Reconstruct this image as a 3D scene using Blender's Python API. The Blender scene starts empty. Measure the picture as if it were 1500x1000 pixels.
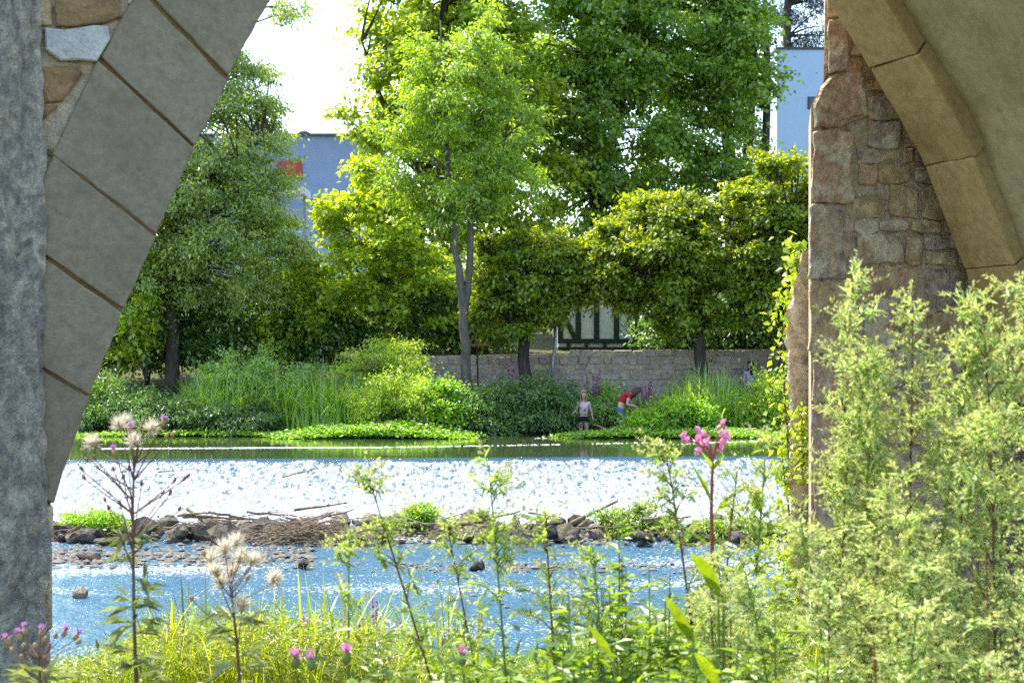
import bpy, bmesh, math, random
import numpy as np
from mathutils import Vector, Matrix, Quaternion

scene = bpy.context.scene
C = scene.collection
PI = math.pi
R = math.radians

# ------------------------------------------------------------------ camera, sky, sun, exposure
ZC = 3.4                      # eye height above the lower river
FP = 2200.0                   # focal length in photograph pixels (1500 wide)
cam_d = bpy.data.cameras.new('camera')
cam = bpy.data.objects.new('camera', cam_d); C.objects.link(cam)
cam.location = (0, 0, ZC); cam.rotation_euler = (R(90), 0, 0)
cam_d.sensor_width = 36.0; cam_d.lens = 36.0 * FP / 1500.0
cam_d.clip_start = 0.05; cam_d.clip_end = 2000
cam_d.dof.use_dof = True; cam_d.dof.focus_distance = 26.0; cam_d.dof.aperture_fstop = 11.0
scene.camera = cam

SUN_AZ, SUN_EL = R(54), R(60)          # azimuth to the left of the viewing direction
sdir = Vector((-math.sin(SUN_AZ) * math.cos(SUN_EL), math.cos(SUN_AZ) * math.cos(SUN_EL), math.sin(SUN_EL)))
world = bpy.data.worlds.new('World'); scene.world = world; world.use_nodes = True
wn = world.node_tree.nodes; wl = world.node_tree.links
wn.clear()
wo = wn.new('ShaderNodeOutputWorld'); wb = wn.new('ShaderNodeBackground'); ws = wn.new('ShaderNodeTexSky')
ws.sky_type = 'NISHITA'; ws.sun_disc = False; ws.sun_elevation = SUN_EL; ws.sun_rotation = -SUN_AZ
ws.air_density = 1.0; ws.dust_density = 1.5; ws.ozone_density = 1.5
wb.inputs['Strength'].default_value = 0.15
wl.new(ws.outputs[0], wb.inputs['Color']); wl.new(wb.outputs[0], wo.inputs['Surface'])
sun_d = bpy.data.lights.new('sun', 'SUN'); sun_d.energy = 3.0; sun_d.angle = R(0.5); sun_d.color = (1.0, 0.95, 0.86)
sun = bpy.data.objects.new('sun', sun_d); C.objects.link(sun)
sun.rotation_euler = sdir.to_track_quat('Z', 'Y').to_euler(); sun.location = (-20, 20, 40)
scene.view_settings.view_transform = 'Standard'; scene.view_settings.look = 'None'
scene.view_settings.gamma = 1.0; scene.view_settings.exposure = 1.85
scene.view_settings.use_curve_mapping = False
scene.render.engine = 'CYCLES'
scene.cycles.use_denoising = False
scene.cycles.max_bounces = 8; scene.cycles.diffuse_bounces = 6; scene.cycles.glossy_bounces = 3
scene.cycles.transmission_bounces = 4; scene.cycles.transparent_max_bounces = 4
scene.cycles.sample_clamp_indirect = 6.0

def P(px, py, D):
    """world point seen at photograph pixel px,py at depth D"""
    return np.array([(px - 750) / FP * D, D, ZC + (500 - py) / FP * D])

# ------------------------------------------------------------------ helpers: meshes, objects, properties
class Acc:
    def __init__(s): s.V = []; s.T = []; s.Q = []; s.n = 0
    def add(s, V, T=None, Q=None):
        V = np.asarray(V, float).reshape(-1, 3)
        if T is not None and len(T): s.T.append(np.asarray(T, np.int64).reshape(-1, 3) + s.n)
        if Q is not None and len(Q): s.Q.append(np.asarray(Q, np.int64).reshape(-1, 4) + s.n)
        s.V.append(V); s.n += len(V)
    def mesh(s, name, mat=None, smooth=False):
        me = bpy.data.meshes.new(name)
        V = np.concatenate(s.V) if s.V else np.zeros((0, 3))
        T = np.concatenate(s.T) if s.T else np.zeros((0, 3), np.int64)
        Q = np.concatenate(s.Q) if s.Q else np.zeros((0, 4), np.int64)
        me.vertices.add(len(V)); me.vertices.foreach_set('co', V.astype(np.float32).ravel())
        li = np.concatenate([T.ravel(), Q.ravel()])
        me.loops.add(len(li)); me.loops.foreach_set('vertex_index', li.astype(np.int32))
        nf = len(T) + len(Q)
        st = np.concatenate([np.arange(len(T)) * 3, len(T) * 3 + np.arange(len(Q)) * 4])
        me.polygons.add(nf); me.polygons.foreach_set('loop_start', st.astype(np.int32))
        me.polygons.foreach_set('use_smooth', np.full(nf, smooth, bool))
        me.update(calc_edges=True)
        if mat: me.materials.append(mat)
        return me

def link(name, me, parent=None, loc=None):
    o = bpy.data.objects.new(name, me); C.objects.link(o)
    if parent: o.parent = parent
    if loc is not None: o.location = loc
    return o
def tag(o, label=None, cat=None, group=None, kind=None):
    if label: o['label'] = label
    if cat: o['category'] = cat
    if group: o['group'] = group
    if kind: o['kind'] = kind
    return o
def empty(name, loc=(0, 0, 0), rz=0, label=None, cat=None, group=None):
    o = bpy.data.objects.new(name, None); C.objects.link(o); o.location = loc; o.rotation_euler = (0, 0, rz)
    o.empty_display_size = 0.1
    return tag(o, label, cat, group)
def dup(root, loc, rz=0, sc=1.0, label=None, group=None, tilt=(0, 0)):
    r = root.copy(); C.objects.link(r); r.location = loc; r.rotation_euler = (tilt[0], tilt[1], rz)
    r.scale = (sc, sc, sc) if not hasattr(sc, '__len__') else sc
    if label: r['label'] = label
    if group: r['group'] = group
    for ch in list(root.children):
        c = ch.copy(); C.objects.link(c); c.parent = r
        for g in list(ch.children):
            d = g.copy(); C.objects.link(d); d.parent = c
    return r

def unit(v): return v / np.maximum(np.linalg.norm(v, axis=-1, keepdims=True), 1e-9)

def tube(acc, pts, rad, sides=6, cap=True):
    pts = np.asarray(pts, float); n = len(pts)
    rad = np.broadcast_to(np.asarray(rad, float), (n,))
    t = unit(np.gradient(pts, axis=0))
    ref = np.array([0.31, 0.95, 0.05]) if abs(t[0] @ np.array([0.31, 0.95, 0.05])) < .9 else np.array([1., 0, 0])
    a = unit(np.cross(t, ref)); b = np.cross(t, a)
    ang = np.arange(sides) * 2 * PI / sides
    V = pts[:, None] + rad[:, None, None] * (np.cos(ang)[None, :, None] * a[:, None] + np.sin(ang)[None, :, None] * b[:, None])
    i = np.arange(n - 1)[:, None] * sides; j = np.arange(sides)[None]; k = (np.arange(sides) + 1)[None] % sides
    Q = np.stack([i + j, i + k, i + sides + k, i + sides + j], -1).reshape(-1, 4)
    V = V.reshape(-1, 3)
    T = []
    if cap:
        V = np.concatenate([V, pts[:1], pts[-1:]])
        for q in range(sides):
            T.append((n * sides, (q + 1) % sides, q)); T.append((n * sides + 1, (n - 1) * sides + q, (n - 1) * sides + (q + 1) % sides))
    acc.add(V, T, Q)

def curve3(p0, p1, p2, n):
    t = np.linspace(0, 1, n)[:, None]
    return (1 - t) ** 2 * np.asarray(p0) + 2 * t * (1 - t) * np.asarray(p1) + t * t * np.asarray(p2)

def leaf_quads(acc, Pp, D, N, L, W, fold=.2, droop=.1):
    n = len(Pp); D = unit(D); S = unit(np.cross(D, N)); N = np.cross(S, D)
    L = np.broadcast_to(L, (n,))[:, None]; W = np.broadcast_to(W, (n,))[:, None]
    V = np.stack([Pp, Pp + D * L * .42 + S * W * .5 + N * W * fold, Pp + D * L - N * L * droop, Pp + D * L * .42 - S * W * .5 + N * W * fold], 1)
    i = np.arange(n)[:, None] * 4
    T = np.concatenate([i + np.array([[0, 2, 1]]), i + np.array([[0, 3, 2]])])
    acc.add(V.reshape(-1, 3), T)

def blade(acc, Pp, D, side, L, W, bend, seg=3):
    """grass blades: base points, up directions, side vectors; bend = horizontal lean vectors"""
    n = len(Pp); D = unit(D); side = unit(side)
    L = np.broadcast_to(L, (n,)); W = np.broadcast_to(W, (n,))
    rows = []
    for k in range(seg + 1):
        t = k / seg
        c = Pp + D * (L * t)[:, None] + bend * (L * t * t)[:, None] - np.array([0, 0, 1.]) * (L * np.linalg.norm(bend, axis=1) * .35 * t ** 3)[:, None]
        if k == seg: rows.append(c[:, None])
        else:
            w = (W * (1 - .75 * t ** 1.5) * .5)[:, None]
            rows.append(np.stack([c - side * w, c + side * w], 1))
    V = np.concatenate(rows, 1); m = V.shape[1]
    i = np.arange(n)[:, None] * m
    Q = np.concatenate([i + np.array([[2 * k, 2 * k + 1, 2 * k + 3, 2 * k + 2]]) for k in range(seg - 1)])
    T = i + np.array([[2 * seg - 2, 2 * seg - 1, 2 * seg]])
    acc.add(V.reshape(-1, 3), T, Q)

def rbox(sx, sy, sz, bev=.01, jit=0., seed=0, name='block', mat=None, cuts=0):
    """a chamfered, slightly irregular block centred on the origin"""
    rg = random.Random(seed)
    bm = bmesh.new(); bmesh.ops.create_cube(bm, size=1)
    for v in bm.verts:
        v.co = Vector((v.co.x * sx + rg.uniform(-jit, jit), v.co.y * sy + rg.uniform(-jit, jit) * .5, v.co.z * sz + rg.uniform(-jit, jit)))
    if bev > 0: bmesh.ops.bevel(bm, geom=bm.edges[:], offset=bev, segments=1, affect='EDGES', clamp_overlap=True)
    me = bpy.data.meshes.new(name); bm.to_mesh(me); bm.free()
    if mat: me.materials.append(mat)
    return me

def hexa(c8, bev, name, mat, jit=0, seed=0, cuts=0, amp=.004):
    """a block from eight corners (bottom ring then top ring), chamfered"""
    rg = random.Random(seed)
    bm = bmesh.new()
    v = [bm.verts.new(Vector(p) + Vector([rg.uniform(-jit, jit) for _ in range(3)])) for p in c8]
    for f in ((3, 2, 1, 0), (4, 5, 6, 7), (0, 1, 5, 4), (1, 2, 6, 5), (2, 3, 7, 6), (3, 0, 4, 7)): bm.faces.new([v[i] for i in f])
    bmesh.ops.recalc_face_normals(bm, faces=bm.faces)
    if bev > 0: bmesh.ops.bevel(bm, geom=bm.edges[:], offset=bev, segments=1, affect='EDGES', clamp_overlap=True)
    if cuts:
        from mathutils import noise as mn
        bmesh.ops.subdivide_edges(bm, edges=[e for e in bm.edges if e.calc_length() > .08], cuts=cuts, use_grid_fill=True)
        for v_ in bm.verts: v_.co += mn.noise_vector(v_.co * 9 + Vector((seed * 50, 0, 0))) * amp + mn.noise_vector(v_.co * 34) * amp * .6
    me = bpy.data.meshes.new(name); bm.to_mesh(me); bm.free(); me.materials.append(mat)
    return me

# ------------------------------------------------------------------ materials
class M:
    def __init__(s, name):
        s.m = bpy.data.materials.new(name); s.m.use_nodes = True
        s.nt = s.m.node_tree; s.nt.nodes.clear(); s.out = s.n('ShaderNodeOutputMaterial')
    def n(s, t, **kw):
        x = s.nt.nodes.new(t)
        for k, v in kw.items(): setattr(x, k, v)
        return x
    def l(s, a, b): s.nt.links.new(a, b)
    def coord(s, kind='Object', scale=(1, 1, 1)):
        c = s.n('ShaderNodeTexCoord'); mp = s.n('ShaderNodeMapping'); mp.inputs['Scale'].default_value = scale
        if kind == 'World':
            g = s.n('ShaderNodeNewGeometry'); s.l(g.outputs['Position'], mp.inputs[0])
        else: s.l(c.outputs[kind], mp.inputs[0])
        return mp.outputs[0]
    def noise(s, vec, scale, detail=4, rough=.55, dist=0):
        x = s.n('ShaderNodeTexNoise'); x.inputs['Scale'].default_value = scale; x.inputs['Detail'].default_value = detail
        x.inputs['Roughness'].default_value = rough; x.inputs['Distortion'].default_value = dist
        s.l(vec, x.inputs['Vector']); return x.outputs['Fac']
    def ramp(s, fac, stops):
        r = s.n('ShaderNodeValToRGB'); e = r.color_ramp.elements
        while len(e) < len(stops): e.new(.5)
        for i, (p, c) in enumerate(stops):
            e[i].position = p; e[i].color = (*c, 1) if hasattr(c, '__len__') else (c, c, c, 1)
        s.l(fac, r.inputs[0]); return r.outputs[0]
    def mix(s, fac, a, b, mode='MIX'):
        x = s.n('ShaderNodeMix', data_type='RGBA', blend_type=mode)
        if isinstance(fac, (int, float)): x.inputs[0].default_value = fac
        else: s.l(fac, x.inputs[0])
        for q, k in ((a, 6), (b, 7)):
            if isinstance(q, tuple): x.inputs[k].default_value = (*q, 1)
            else: s.l(q, x.inputs[k])
        return x.outputs[2]
    def math(s, op, a, b=None):
        x = s.n('ShaderNodeMath', operation=op)
        for q, k in ((a, 0), (b, 1)):
            if q is None: continue
            if isinstance(q, (int, float)): x.inputs[k].default_value = q
            else: s.l(q, x.inputs[k])
        return x.outputs[0]
    def bump(s, h, strength=.3, dist=.02, normal=None):
        b = s.n('ShaderNodeBump'); b.inputs['Strength'].default_value = strength; b.inputs['Distance'].default_value = dist
        s.l(h, b.inputs['Height'])
        if normal: s.l(normal, b.inputs['Normal'])
        return b.outputs[0]
    def principled(s, col, rough=.8, normal=None, spec=.3, **kw):
        p = s.n('ShaderNodeBsdfPrincipled')
        for q, k in ((col, 'Base Color'), (rough, 'Roughness')):
            if isinstance(q, tuple): p.inputs[k].default_value = (*q, 1)
            elif isinstance(q, (int, float)): p.inputs[k].default_value = q
            else: s.l(q, p.inputs[k])
        p.inputs['Specular IOR Level'].default_value = spec
        for k, v in kw.items(): p.inputs[k.replace('_', ' ')].default_value = v
        if normal: s.l(normal, p.inputs['Normal'])
        s.l(p.outputs[0], s.out.inputs[0]); return p

def leaf_mat(name, c1, c2, tr, trans=.5, gloss=.05, rough=.4, lo=.6, hi=1.3, mottle=0):
    """diffuse + translucent leaf; c1..c2 colour range over leaves, tr colour of the light passing through"""
    m = M(name)
    g = m.n('ShaderNodeNewGeometry'); rnd = g.outputs['Random Per Island']
    nz = m.noise(m.coord('World'), .9, 2)
    f = m.math('ADD', m.math('MULTIPLY', rnd, .6), m.math('MULTIPLY', nz, .4))
    col = m.mix(m.ramp(f, [(.25, 0.), (.75, 1.)]), c1, c2)
    if mottle: col = m.mix(mottle, col, m.ramp(m.noise(m.coord('World', (1, 1, .5)), 70, 5, .7), [(.3, (.25, .3, .1)), (.7, (1., 1., .9))]), 'MULTIPLY')
    hsv = m.n('ShaderNodeHueSaturation'); m.l(col, hsv.inputs['Color'])
    v = m.n('ShaderNodeMapRange'); v.inputs[3].default_value = lo; v.inputs[4].default_value = hi
    m.l(rnd, v.inputs[0]); m.l(v.outputs[0], hsv.inputs['Value'])
    d = m.n('ShaderNodeBsdfDiffuse'); m.l(hsv.outputs[0], d.inputs[0])
    t = m.n('ShaderNodeBsdfTranslucent')
    tc = m.mix(1.0, hsv.outputs[0], tr, 'MULTIPLY'); m.l(tc, t.inputs[0])
    x = m.n('ShaderNodeMixShader'); x.inputs[0].default_value = trans
    m.l(d.outputs[0], x.inputs[1]); m.l(t.outputs[0], x.inputs[2])
    gl = m.n('ShaderNodeBsdfGlossy'); gl.inputs['Roughness'].default_value = rough; gl.inputs[0].default_value = (1, 1, 1, 1)
    y = m.n('ShaderNodeMixShader'); y.inputs[0].default_value = gloss
    m.l(x.outputs[0], y.inputs[1]); m.l(gl.outputs[0], y.inputs[2]); m.l(y.outputs[0], m.out.inputs[0])
    return m.m

def stone_mat(name, cols, bscale=18, bstr=.5, rough=.9, moss=None, obj_random=True, big=2.0, streak=False, speck=.25, bdist=.02):
    m = M(name); v = m.coord('World')
    n1 = m.noise(v, big, 5, .6, .4); n2 = m.noise(v, bscale, 6, .65); n3 = m.noise(v, bscale * 5, 3, .7)
    k = len(cols)
    if obj_random:
        oi = m.n('ShaderNodeObjectInfo'); fac = m.math('ADD', m.math('MULTIPLY', oi.outputs['Random'], .8), m.math('MULTIPLY', m.math('SUBTRACT', n1, .5), 1.2))
    else: fac = n1
    lo, hi = (.05, .95) if obj_random else (.3, .7)
    col = m.ramp(fac, [(lo + (hi - lo) * i / max(k - 1, 1), c) for i, c in enumerate(cols)])
    col = m.mix(speck, col, m.ramp(n2, [(.3, .25), (.55, .75), (.75, 1.0)]), 'OVERLAY')
    col = m.mix(.35, col, m.ramp(n3, [(.35, .35), (.65, .68)]), 'OVERLAY')
    if streak:
        sv = m.coord('World', (7, 7, 2.2)); s1 = m.noise(sv, 1.6, 5, .65)
        col = m.mix(m.ramp(s1, [(.45, 0.), (.66, .5)]), col, streak)
    if moss:
        s2 = m.noise(v, 3.1, 5, .7); col = m.mix(m.ramp(s2, [(.52, 0.), (.7, .8)]), col, moss)
    h = m.math('ADD', n2, m.math('MULTIPLY', n3, .35))
    m.principled(col, rough, m.bump(h, bstr, bdist), .2)
    return m.m

MAT = {}
MAT['voussoir'] = stone_mat('sandstone_dressed', [(.215, .178, .115), (.25, .21, .14), (.225, .19, .13)], 26, .45, speck=.3, bdist=.008, moss=(.19, .16, .105))
MAT['rubble'] = stone_mat('sandstone_rubble', [(.46, .33, .18), (.58, .45, .28), (.46, .28, .19), (.62, .51, .36), (.36, .28, .25), (.55, .41, .24), (.36, .19, .17)], 11, 1.0, big=5, speck=.75, bdist=.06)
MAT['mortar'] = stone_mat('lime_mortar', [(.36, .26, .15), (.48, .39, .27), (.30, .22, .14)], 14, 1.0, obj_random=False, big=4, speck=.6, bdist=.04)
MAT['joint'] = stone_mat('brown_joint', [(.16, .09, .035), (.22, .14, .06)], 25, .8, obj_random=False)
MAT['soffit'] = stone_mat('vault_soffit', [(.31, .255, .135), (.35, .295, .17), (.27, .21, .105)], 14, .4, obj_random=False, big=1.6, speck=.25, bdist=.012, moss=(.26, .205, .11))
MAT['rib'] = stone_mat('rib_sandstone', [(.32, .225, .095), (.38, .275, .125), (.28, .19, .08)], 16, .4, big=3, speck=.3, bdist=.012)
MAT['pier'] = stone_mat('weathered_pier', [(.19, .17, .13), (.42, .375, .28), (.24, .22, .18), (.48, .39, .27)], 13, 1.0, obj_random=False, big=7, streak=(.13, .12, .11), speck=.7, bdist=.05)
MAT['wallstone'] = stone_mat('bank_wall_stone', [(.30, .24, .19), (.37, .29, .22), (.31, .25, .22), (.40, .33, .26), (.28, .25, .22)], 6, .8, big=3, speck=.4, bdist=.04)
MAT['rock'] = stone_mat('river_rock', [(.035, .03, .03), (.12, .10, .075), (.05, .04, .04), (.20, .165, .12), (.07, .055, .045)], 7, .9, big=5, moss=(.10, .10, .02), speck=.4, bdist=.04)
MAT['gravel'] = stone_mat('river_gravel', [(.05, .05, .045), (.18, .165, .135), (.10, .09, .07)], 10, .7, obj_random=False, big=9, speck=.3)

def simple(name, col, rough=.7, spec=.3, var=.25, scale=8, bs=.2, **kw):
    m = M(name); v = m.coord('Object'); nz = m.noise(v, scale, 5)
    c2 = tuple(x * (1 - var) for x in col)
    m.principled(m.mix(m.ramp(nz, [(.35, 0.), (.65, 1.)]), c2, col), rough, m.bump(m.noise(v, scale * 4, 4), bs, .01), spec, **kw)
    return m.m
def bark(name, a, b, sc=7):
    m = M(name); v = m.coord('Object', (1, 1, .22)); n1 = m.noise(v, sc * 2, 6, .7, .6); n2 = m.noise(m.coord('Object'), 2, 3)
    m.principled(m.mix(m.ramp(n1, [(.35, 0.), (.65, 1.)]), a, b), .9, m.bump(n1, .9, .03), .15)
    return m.m
MAT['bark_dark'] = bark('bark_dark', (.035, .028, .022), (.10, .085, .07))
MAT['bark_grey'] = bark('bark_grey', (.08, .07, .058), (.19, .165, .135))
MAT['stem_brown'] = simple('stem_brown', (.16, .075, .04), .6)
MAT['stem_green'] = simple('stem_green', (.16, .22, .05), .6)
MAT['stem_red'] = simple('stem_red', (.30, .09, .08), .6)
MAT['stick'] = bark('driftwood', (.10, .07, .045), (.36, .28, .19))
MAT['leaf_maple'] = leaf_mat('leaf_maple', (0.161, 0.267, 0.016), (0.283, 0.368, 0.020), (2.645, 2.300, 0.690), .55)
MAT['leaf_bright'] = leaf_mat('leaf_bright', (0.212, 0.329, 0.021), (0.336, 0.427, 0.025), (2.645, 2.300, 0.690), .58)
MAT['leaf_round'] = leaf_mat('leaf_round', (0.115, 0.190, 0.014), (0.213, 0.287, 0.017), (3.413, 2.756, 0.656), .42, gloss=.04)
MAT['leaf_ash'] = leaf_mat('leaf_ash', (0.140, 0.239, 0.022), (0.263, 0.358, 0.027), (2.904, 2.759, 0.871), .45, gloss=.06)
MAT['leaf_dark'] = leaf_mat('leaf_dark', (0.115, 0.216, 0.024), (0.218, 0.319, 0.030), (2.772, 2.633, 0.832), .45, gloss=.06)
MAT['leaf_willow'] = leaf_mat('leaf_willow', (0.187, 0.262, 0.035), (0.299, 0.364, 0.048), (2.463, 2.463, 1.014), .4, gloss=.1, rough=.35)
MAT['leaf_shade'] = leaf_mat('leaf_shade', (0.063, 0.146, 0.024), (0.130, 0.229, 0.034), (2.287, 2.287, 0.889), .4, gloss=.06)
MAT['leaf_conifer'] = leaf_mat('leaf_conifer', (.02, .035, .02), (.04, .06, .03), (1.5, 1.5, .7), .2)
MAT['leaf_cress'] = leaf_mat('leaf_cress', (0.156, 0.312, 0.018), (0.240, 0.408, 0.024), (2.200, 2.090, 0.550), .5, gloss=.05)
MAT['leaf_reed'] = leaf_mat('leaf_reed', (0.184, 0.330, 0.046), (0.300, 0.434, 0.082), (2.420, 2.299, 0.726), .5, gloss=.1, rough=.3)
MAT['leaf_iris'] = leaf_mat('leaf_iris', (0.138, 0.300, 0.015), (0.213, 0.388, 0.022), (2.420, 2.090, 0.550), .55, gloss=.05)
MAT['leaf_fluffy'] = leaf_mat('leaf_fluffy', (0.265, 0.386, 0.045), (0.374, 0.474, 0.064), (2.299, 2.178, 0.726), .5)
MAT['grass'] = leaf_mat('grass_meadow', (0.143, 0.231, 0.015), (0.275, 0.330, 0.022), (2.200, 1.980, 0.495), .5, gloss=.05)
MAT['grass_yellow'] = leaf_mat('bedstraw', (.24, .26, .012), (.34, .32, .015), (1.7, 1.5, .4), .45)
MAT['mugwort'] = leaf_mat('mugwort', (0.321, 0.404, 0.144), (0.506, 0.559, 0.243), (1.575, 1.680, 0.945), .45, gloss=.06, lo=.65, hi=1.5)
MAT['mugwort_bud'] = leaf_mat('mugwort_bud', (0.379, 0.411, 0.152), (0.514, 0.504, 0.234), (1.654, 1.654, 0.882), .4, gloss=.03)
MAT['mugwort_low'] = leaf_mat('mugwort_low', (0.185, 0.297, 0.054), (0.339, 0.419, 0.108), (2.178, 2.178, 0.847), .5, gloss=.08)
MAT['leaf_weed'] = leaf_mat('leaf_weed', (.13, .24, .02), (.22, .32, .03), (2.0, 1.8, .5), .5, gloss=.07)
MAT['leaf_dock'] = leaf_mat('leaf_dock', (0.150, 0.240, 0.018), (0.195, 0.272, 0.024), (2.000, 1.800, 0.400), .55, gloss=.06, mottle=.7)
MAT['leaf_thistle'] = leaf_mat('leaf_thistle', (0.195, 0.240, 0.098), (0.270, 0.300, 0.126), (1.650, 1.650, 0.880), .35)
MAT['pink'] = leaf_mat('petal_pink', (0.648, 0.228, 0.446), (0.784, 0.456, 0.608), (1.300, 0.900, 1.200), .4, gloss=.02)
MAT['purple'] = leaf_mat('petal_purple', (.42, .10, .38), (.55, .2, .5), (1.3, .9, 1.3), .4, gloss=.02)
MAT['lilac'] = leaf_mat('thistle_lilac', (.50, .22, .50), (.65, .35, .62), (1.2, 1., 1.2), .4, gloss=.02)
MAT['fluff'] = leaf_mat('seed_fluff', (.70, .62, .48), (.85, .80, .70), (1., .98, .9), .5, gloss=.0, lo=.8, hi=1.1)
MAT['bract'] = simple('thistle_bract', (.38, .25, .10), .8)
MAT['bract_red'] = simple('thistle_bud', (.26, .09, .09), .8)

# ground and earth
m = M('earth'); v = m.coord('World'); nz = m.noise(v, 1.3, 6, .65); n2 = m.noise(v, 9, 5, .7)
col = m.mix(m.ramp(nz, [(.4, 0.), (.6, 1.)]), (.075, .10, .022), (.11, .085, .05))
m.principled(col, .95, m.bump(n2, .8, .05), .1); MAT['earth'] = m.m

# water: upper pool, weir, lower reach
def water_mat(name, body, bscale, bstr, foam=None, stretch=(1, 1, 1), bdist=.02, rough=.04):  # foam: white mask for weir foam, also for painted sun glitter and sparkle
    m = M(name); v = m.coord('World', stretch)
    n1 = m.noise(v, bscale, 4, .6, .3); n2 = m.noise(v, bscale * 3.7, 3, .6)
    h = m.math('ADD', n1, m.math('MULTIPLY', n2, .4))
    nb = m.bump(h, bstr, bdist)
    if foam is None:
        m.principled(body, rough, nb, .5, IOR=1.333); return m.m
    a = m.n('ShaderNodeBsdfPrincipled'); a.inputs['Base Color'].default_value = (*body, 1); a.inputs['Roughness'].default_value = rough
    a.inputs['IOR'].default_value = 1.333; m.l(nb, a.inputs['Normal'])
    b = m.n('ShaderNodeBsdfPrincipled'); b.inputs['Base Color'].default_value = (.80, .82, .83, 1); b.inputs['Roughness'].default_value = .4
    m.l(nb, b.inputs['Normal'])
    fv = m.coord('World', foam['stretch'])
    f = m.noise(fv, foam['scale'], foam.get('detail', 5), foam.get('rough', .7), foam.get('dist', 0))
    if 'band' in foam:
        f2 = m.noise(m.coord('World', foam['bstretch']), foam['band'], 3, .5)
        f = m.math('ADD', m.math('MULTIPLY', f, .6), m.math('MULTIPLY', f2, .4))
    if 'attr' in foam:
        at = m.n('ShaderNodeAttribute', attribute_name='foam'); f = m.math('ADD', f, m.math('SUBTRACT', at.outputs['Fac'], 1.0))
    lo, hi = foam['range']
    fac = m.ramp(f, [(lo, 0.), (hi, 1.)])
    x = m.n('ShaderNodeMixShader'); m.l(fac, x.inputs[0]); m.l(a.outputs[0], x.inputs[1]); m.l(b.outputs[0], x.inputs[2])
    m.l(x.outputs[0], m.out.inputs[0]); return m.m
MAT['pool'] = water_mat('pool_water', (.035, .05, .018), 1.1, .10, stretch=(1, 2.2, 1), bdist=.03)
MAT['weir'] = water_mat('weir_water', (.035, .08, .13), 6, 1.0, dict(stretch=(1, .30, 1), scale=10, range=(.42, .76), rough=.78, detail=6, dist=.3, attr=1), bdist=.05, rough=.1)  # the white is foam together with sun glitter painted into the colour
MAT['river'] = water_mat('river_water', (.045, .115, .175), 5.5, .7, dict(stretch=(1.0, 1.5, 1), scale=13, range=(.575, .60), rough=.75, detail=3, band=.5, bstretch=(.3, 1.2, 1)), stretch=(1, 1.5, 1), bdist=.05, rough=.08)  # white specks are sun sparkle on the ripples, painted into the colour

# ------------------------------------------------------------------ the setting: ground, pool, weir, river
YS = [-30, -10, 0, 3, 5, 6.5, 8, 9.5, 10.5, 11.5, 12.5, 13.5, 14.5, 15.5, 17, 20, 24.5, 25.2, 26.5, 27.6, 28.5, 30, 31.9, 32.6, 34, 38, 39.2, 40, 41, 42, 43, 44.2, 45.5, 46.35, 46.6, 48, 52, 60, 80, 110, 160, 260, 400]
ZSL = [2.2, 1.9, 1.8, 1.8, 1.75, 1.6, 1.35, 1.1, .88, .68, .5, .34, .18, .0, -.3, -.45, -.2, -.06, .0, -.04, -.2, -.2, -.2, -.1, -.1, .1, .4, .62, .72, .9, 1.08, 1.3, 1.45, 1.5, 1.6, 1.9, 2.8, 3.9, 6.0, 8.5, 11, 14, 18]
ZSR = [2.2, 1.9, 1.8, 1.8, 1.75, 1.6, 1.35, 1.1, .88, .68, .5, .34, .18, .0, -.3, -.45, -.2, -.06, .0, -.04, -.2, -.2, -.2, -.1, -.1, .1, .4, .62, .72, .9, 1.08, 1.3, 1.45, 1.5, 3.0, 3.0, 3.2, 3.9, 6.0, 8.5, 11, 14, 18]
def ground_z(x, y):
    a = np.interp(y, YS, ZSL); b = np.interp(y, YS, ZSR)
    f = np.clip((np.asarray(x) + 5.0) / 1.5, 0, 1)
    return a * (1 - f) + b * f
def make_ground():
    rg = np.random.default_rng(2)
    ys = np.unique(np.concatenate([np.array(YS, float), np.arange(2, 16, .45), np.arange(39, 46, .5)]))
    xs = np.unique(np.concatenate([np.arange(-15, 15, .6), np.array([-300, -200, -120, -80, -50, -35, -25, -20, 20, 25, 35, 50, 80, 120, 200, 300.]), np.array([-5.0, -4.5, -4, -3.5])]))
    X, Y = np.meshgrid(xs, ys); Z = ground_z(X, Y) + rg.normal(0, .02, X.shape) * ((Y < 16) | (Y > 40))
    V = np.stack([X, Y, Z], -1).reshape(-1, 3); nx = len(xs)
    i = np.arange(len(ys) - 1)[:, None] * nx + np.arange(nx - 1)[None]
    a = Acc(); a.add(V, None, np.stack([i, i + 1, i + nx + 1, i + nx], -1).reshape(-1, 4))
    tag(link('ground', a.mesh('ground', MAT['earth'], True)), 'earth banks of the river and the hillside behind', None, None, 'structure')
make_ground()

def vnoise(X, Y, s, seed):
    """smooth value noise"""
    rg = np.random.default_rng(seed); G = rg.random((128, 128))
    x = X * s; y = Y * s; xi = np.floor(x).astype(int); yi = np.floor(y).astype(int); fx = x - xi; fy = y - yi
    fx = fx * fx * (3 - 2 * fx); fy = fy * fy * (3 - 2 * fy)
    g = lambda a, b: G[a % 128, b % 128]
    return (g(xi, yi) * (1 - fx) + g(xi + 1, yi) * fx) * (1 - fy) + (g(xi, yi + 1) * (1 - fx) + g(xi + 1, yi + 1) * fx) * fy

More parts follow.
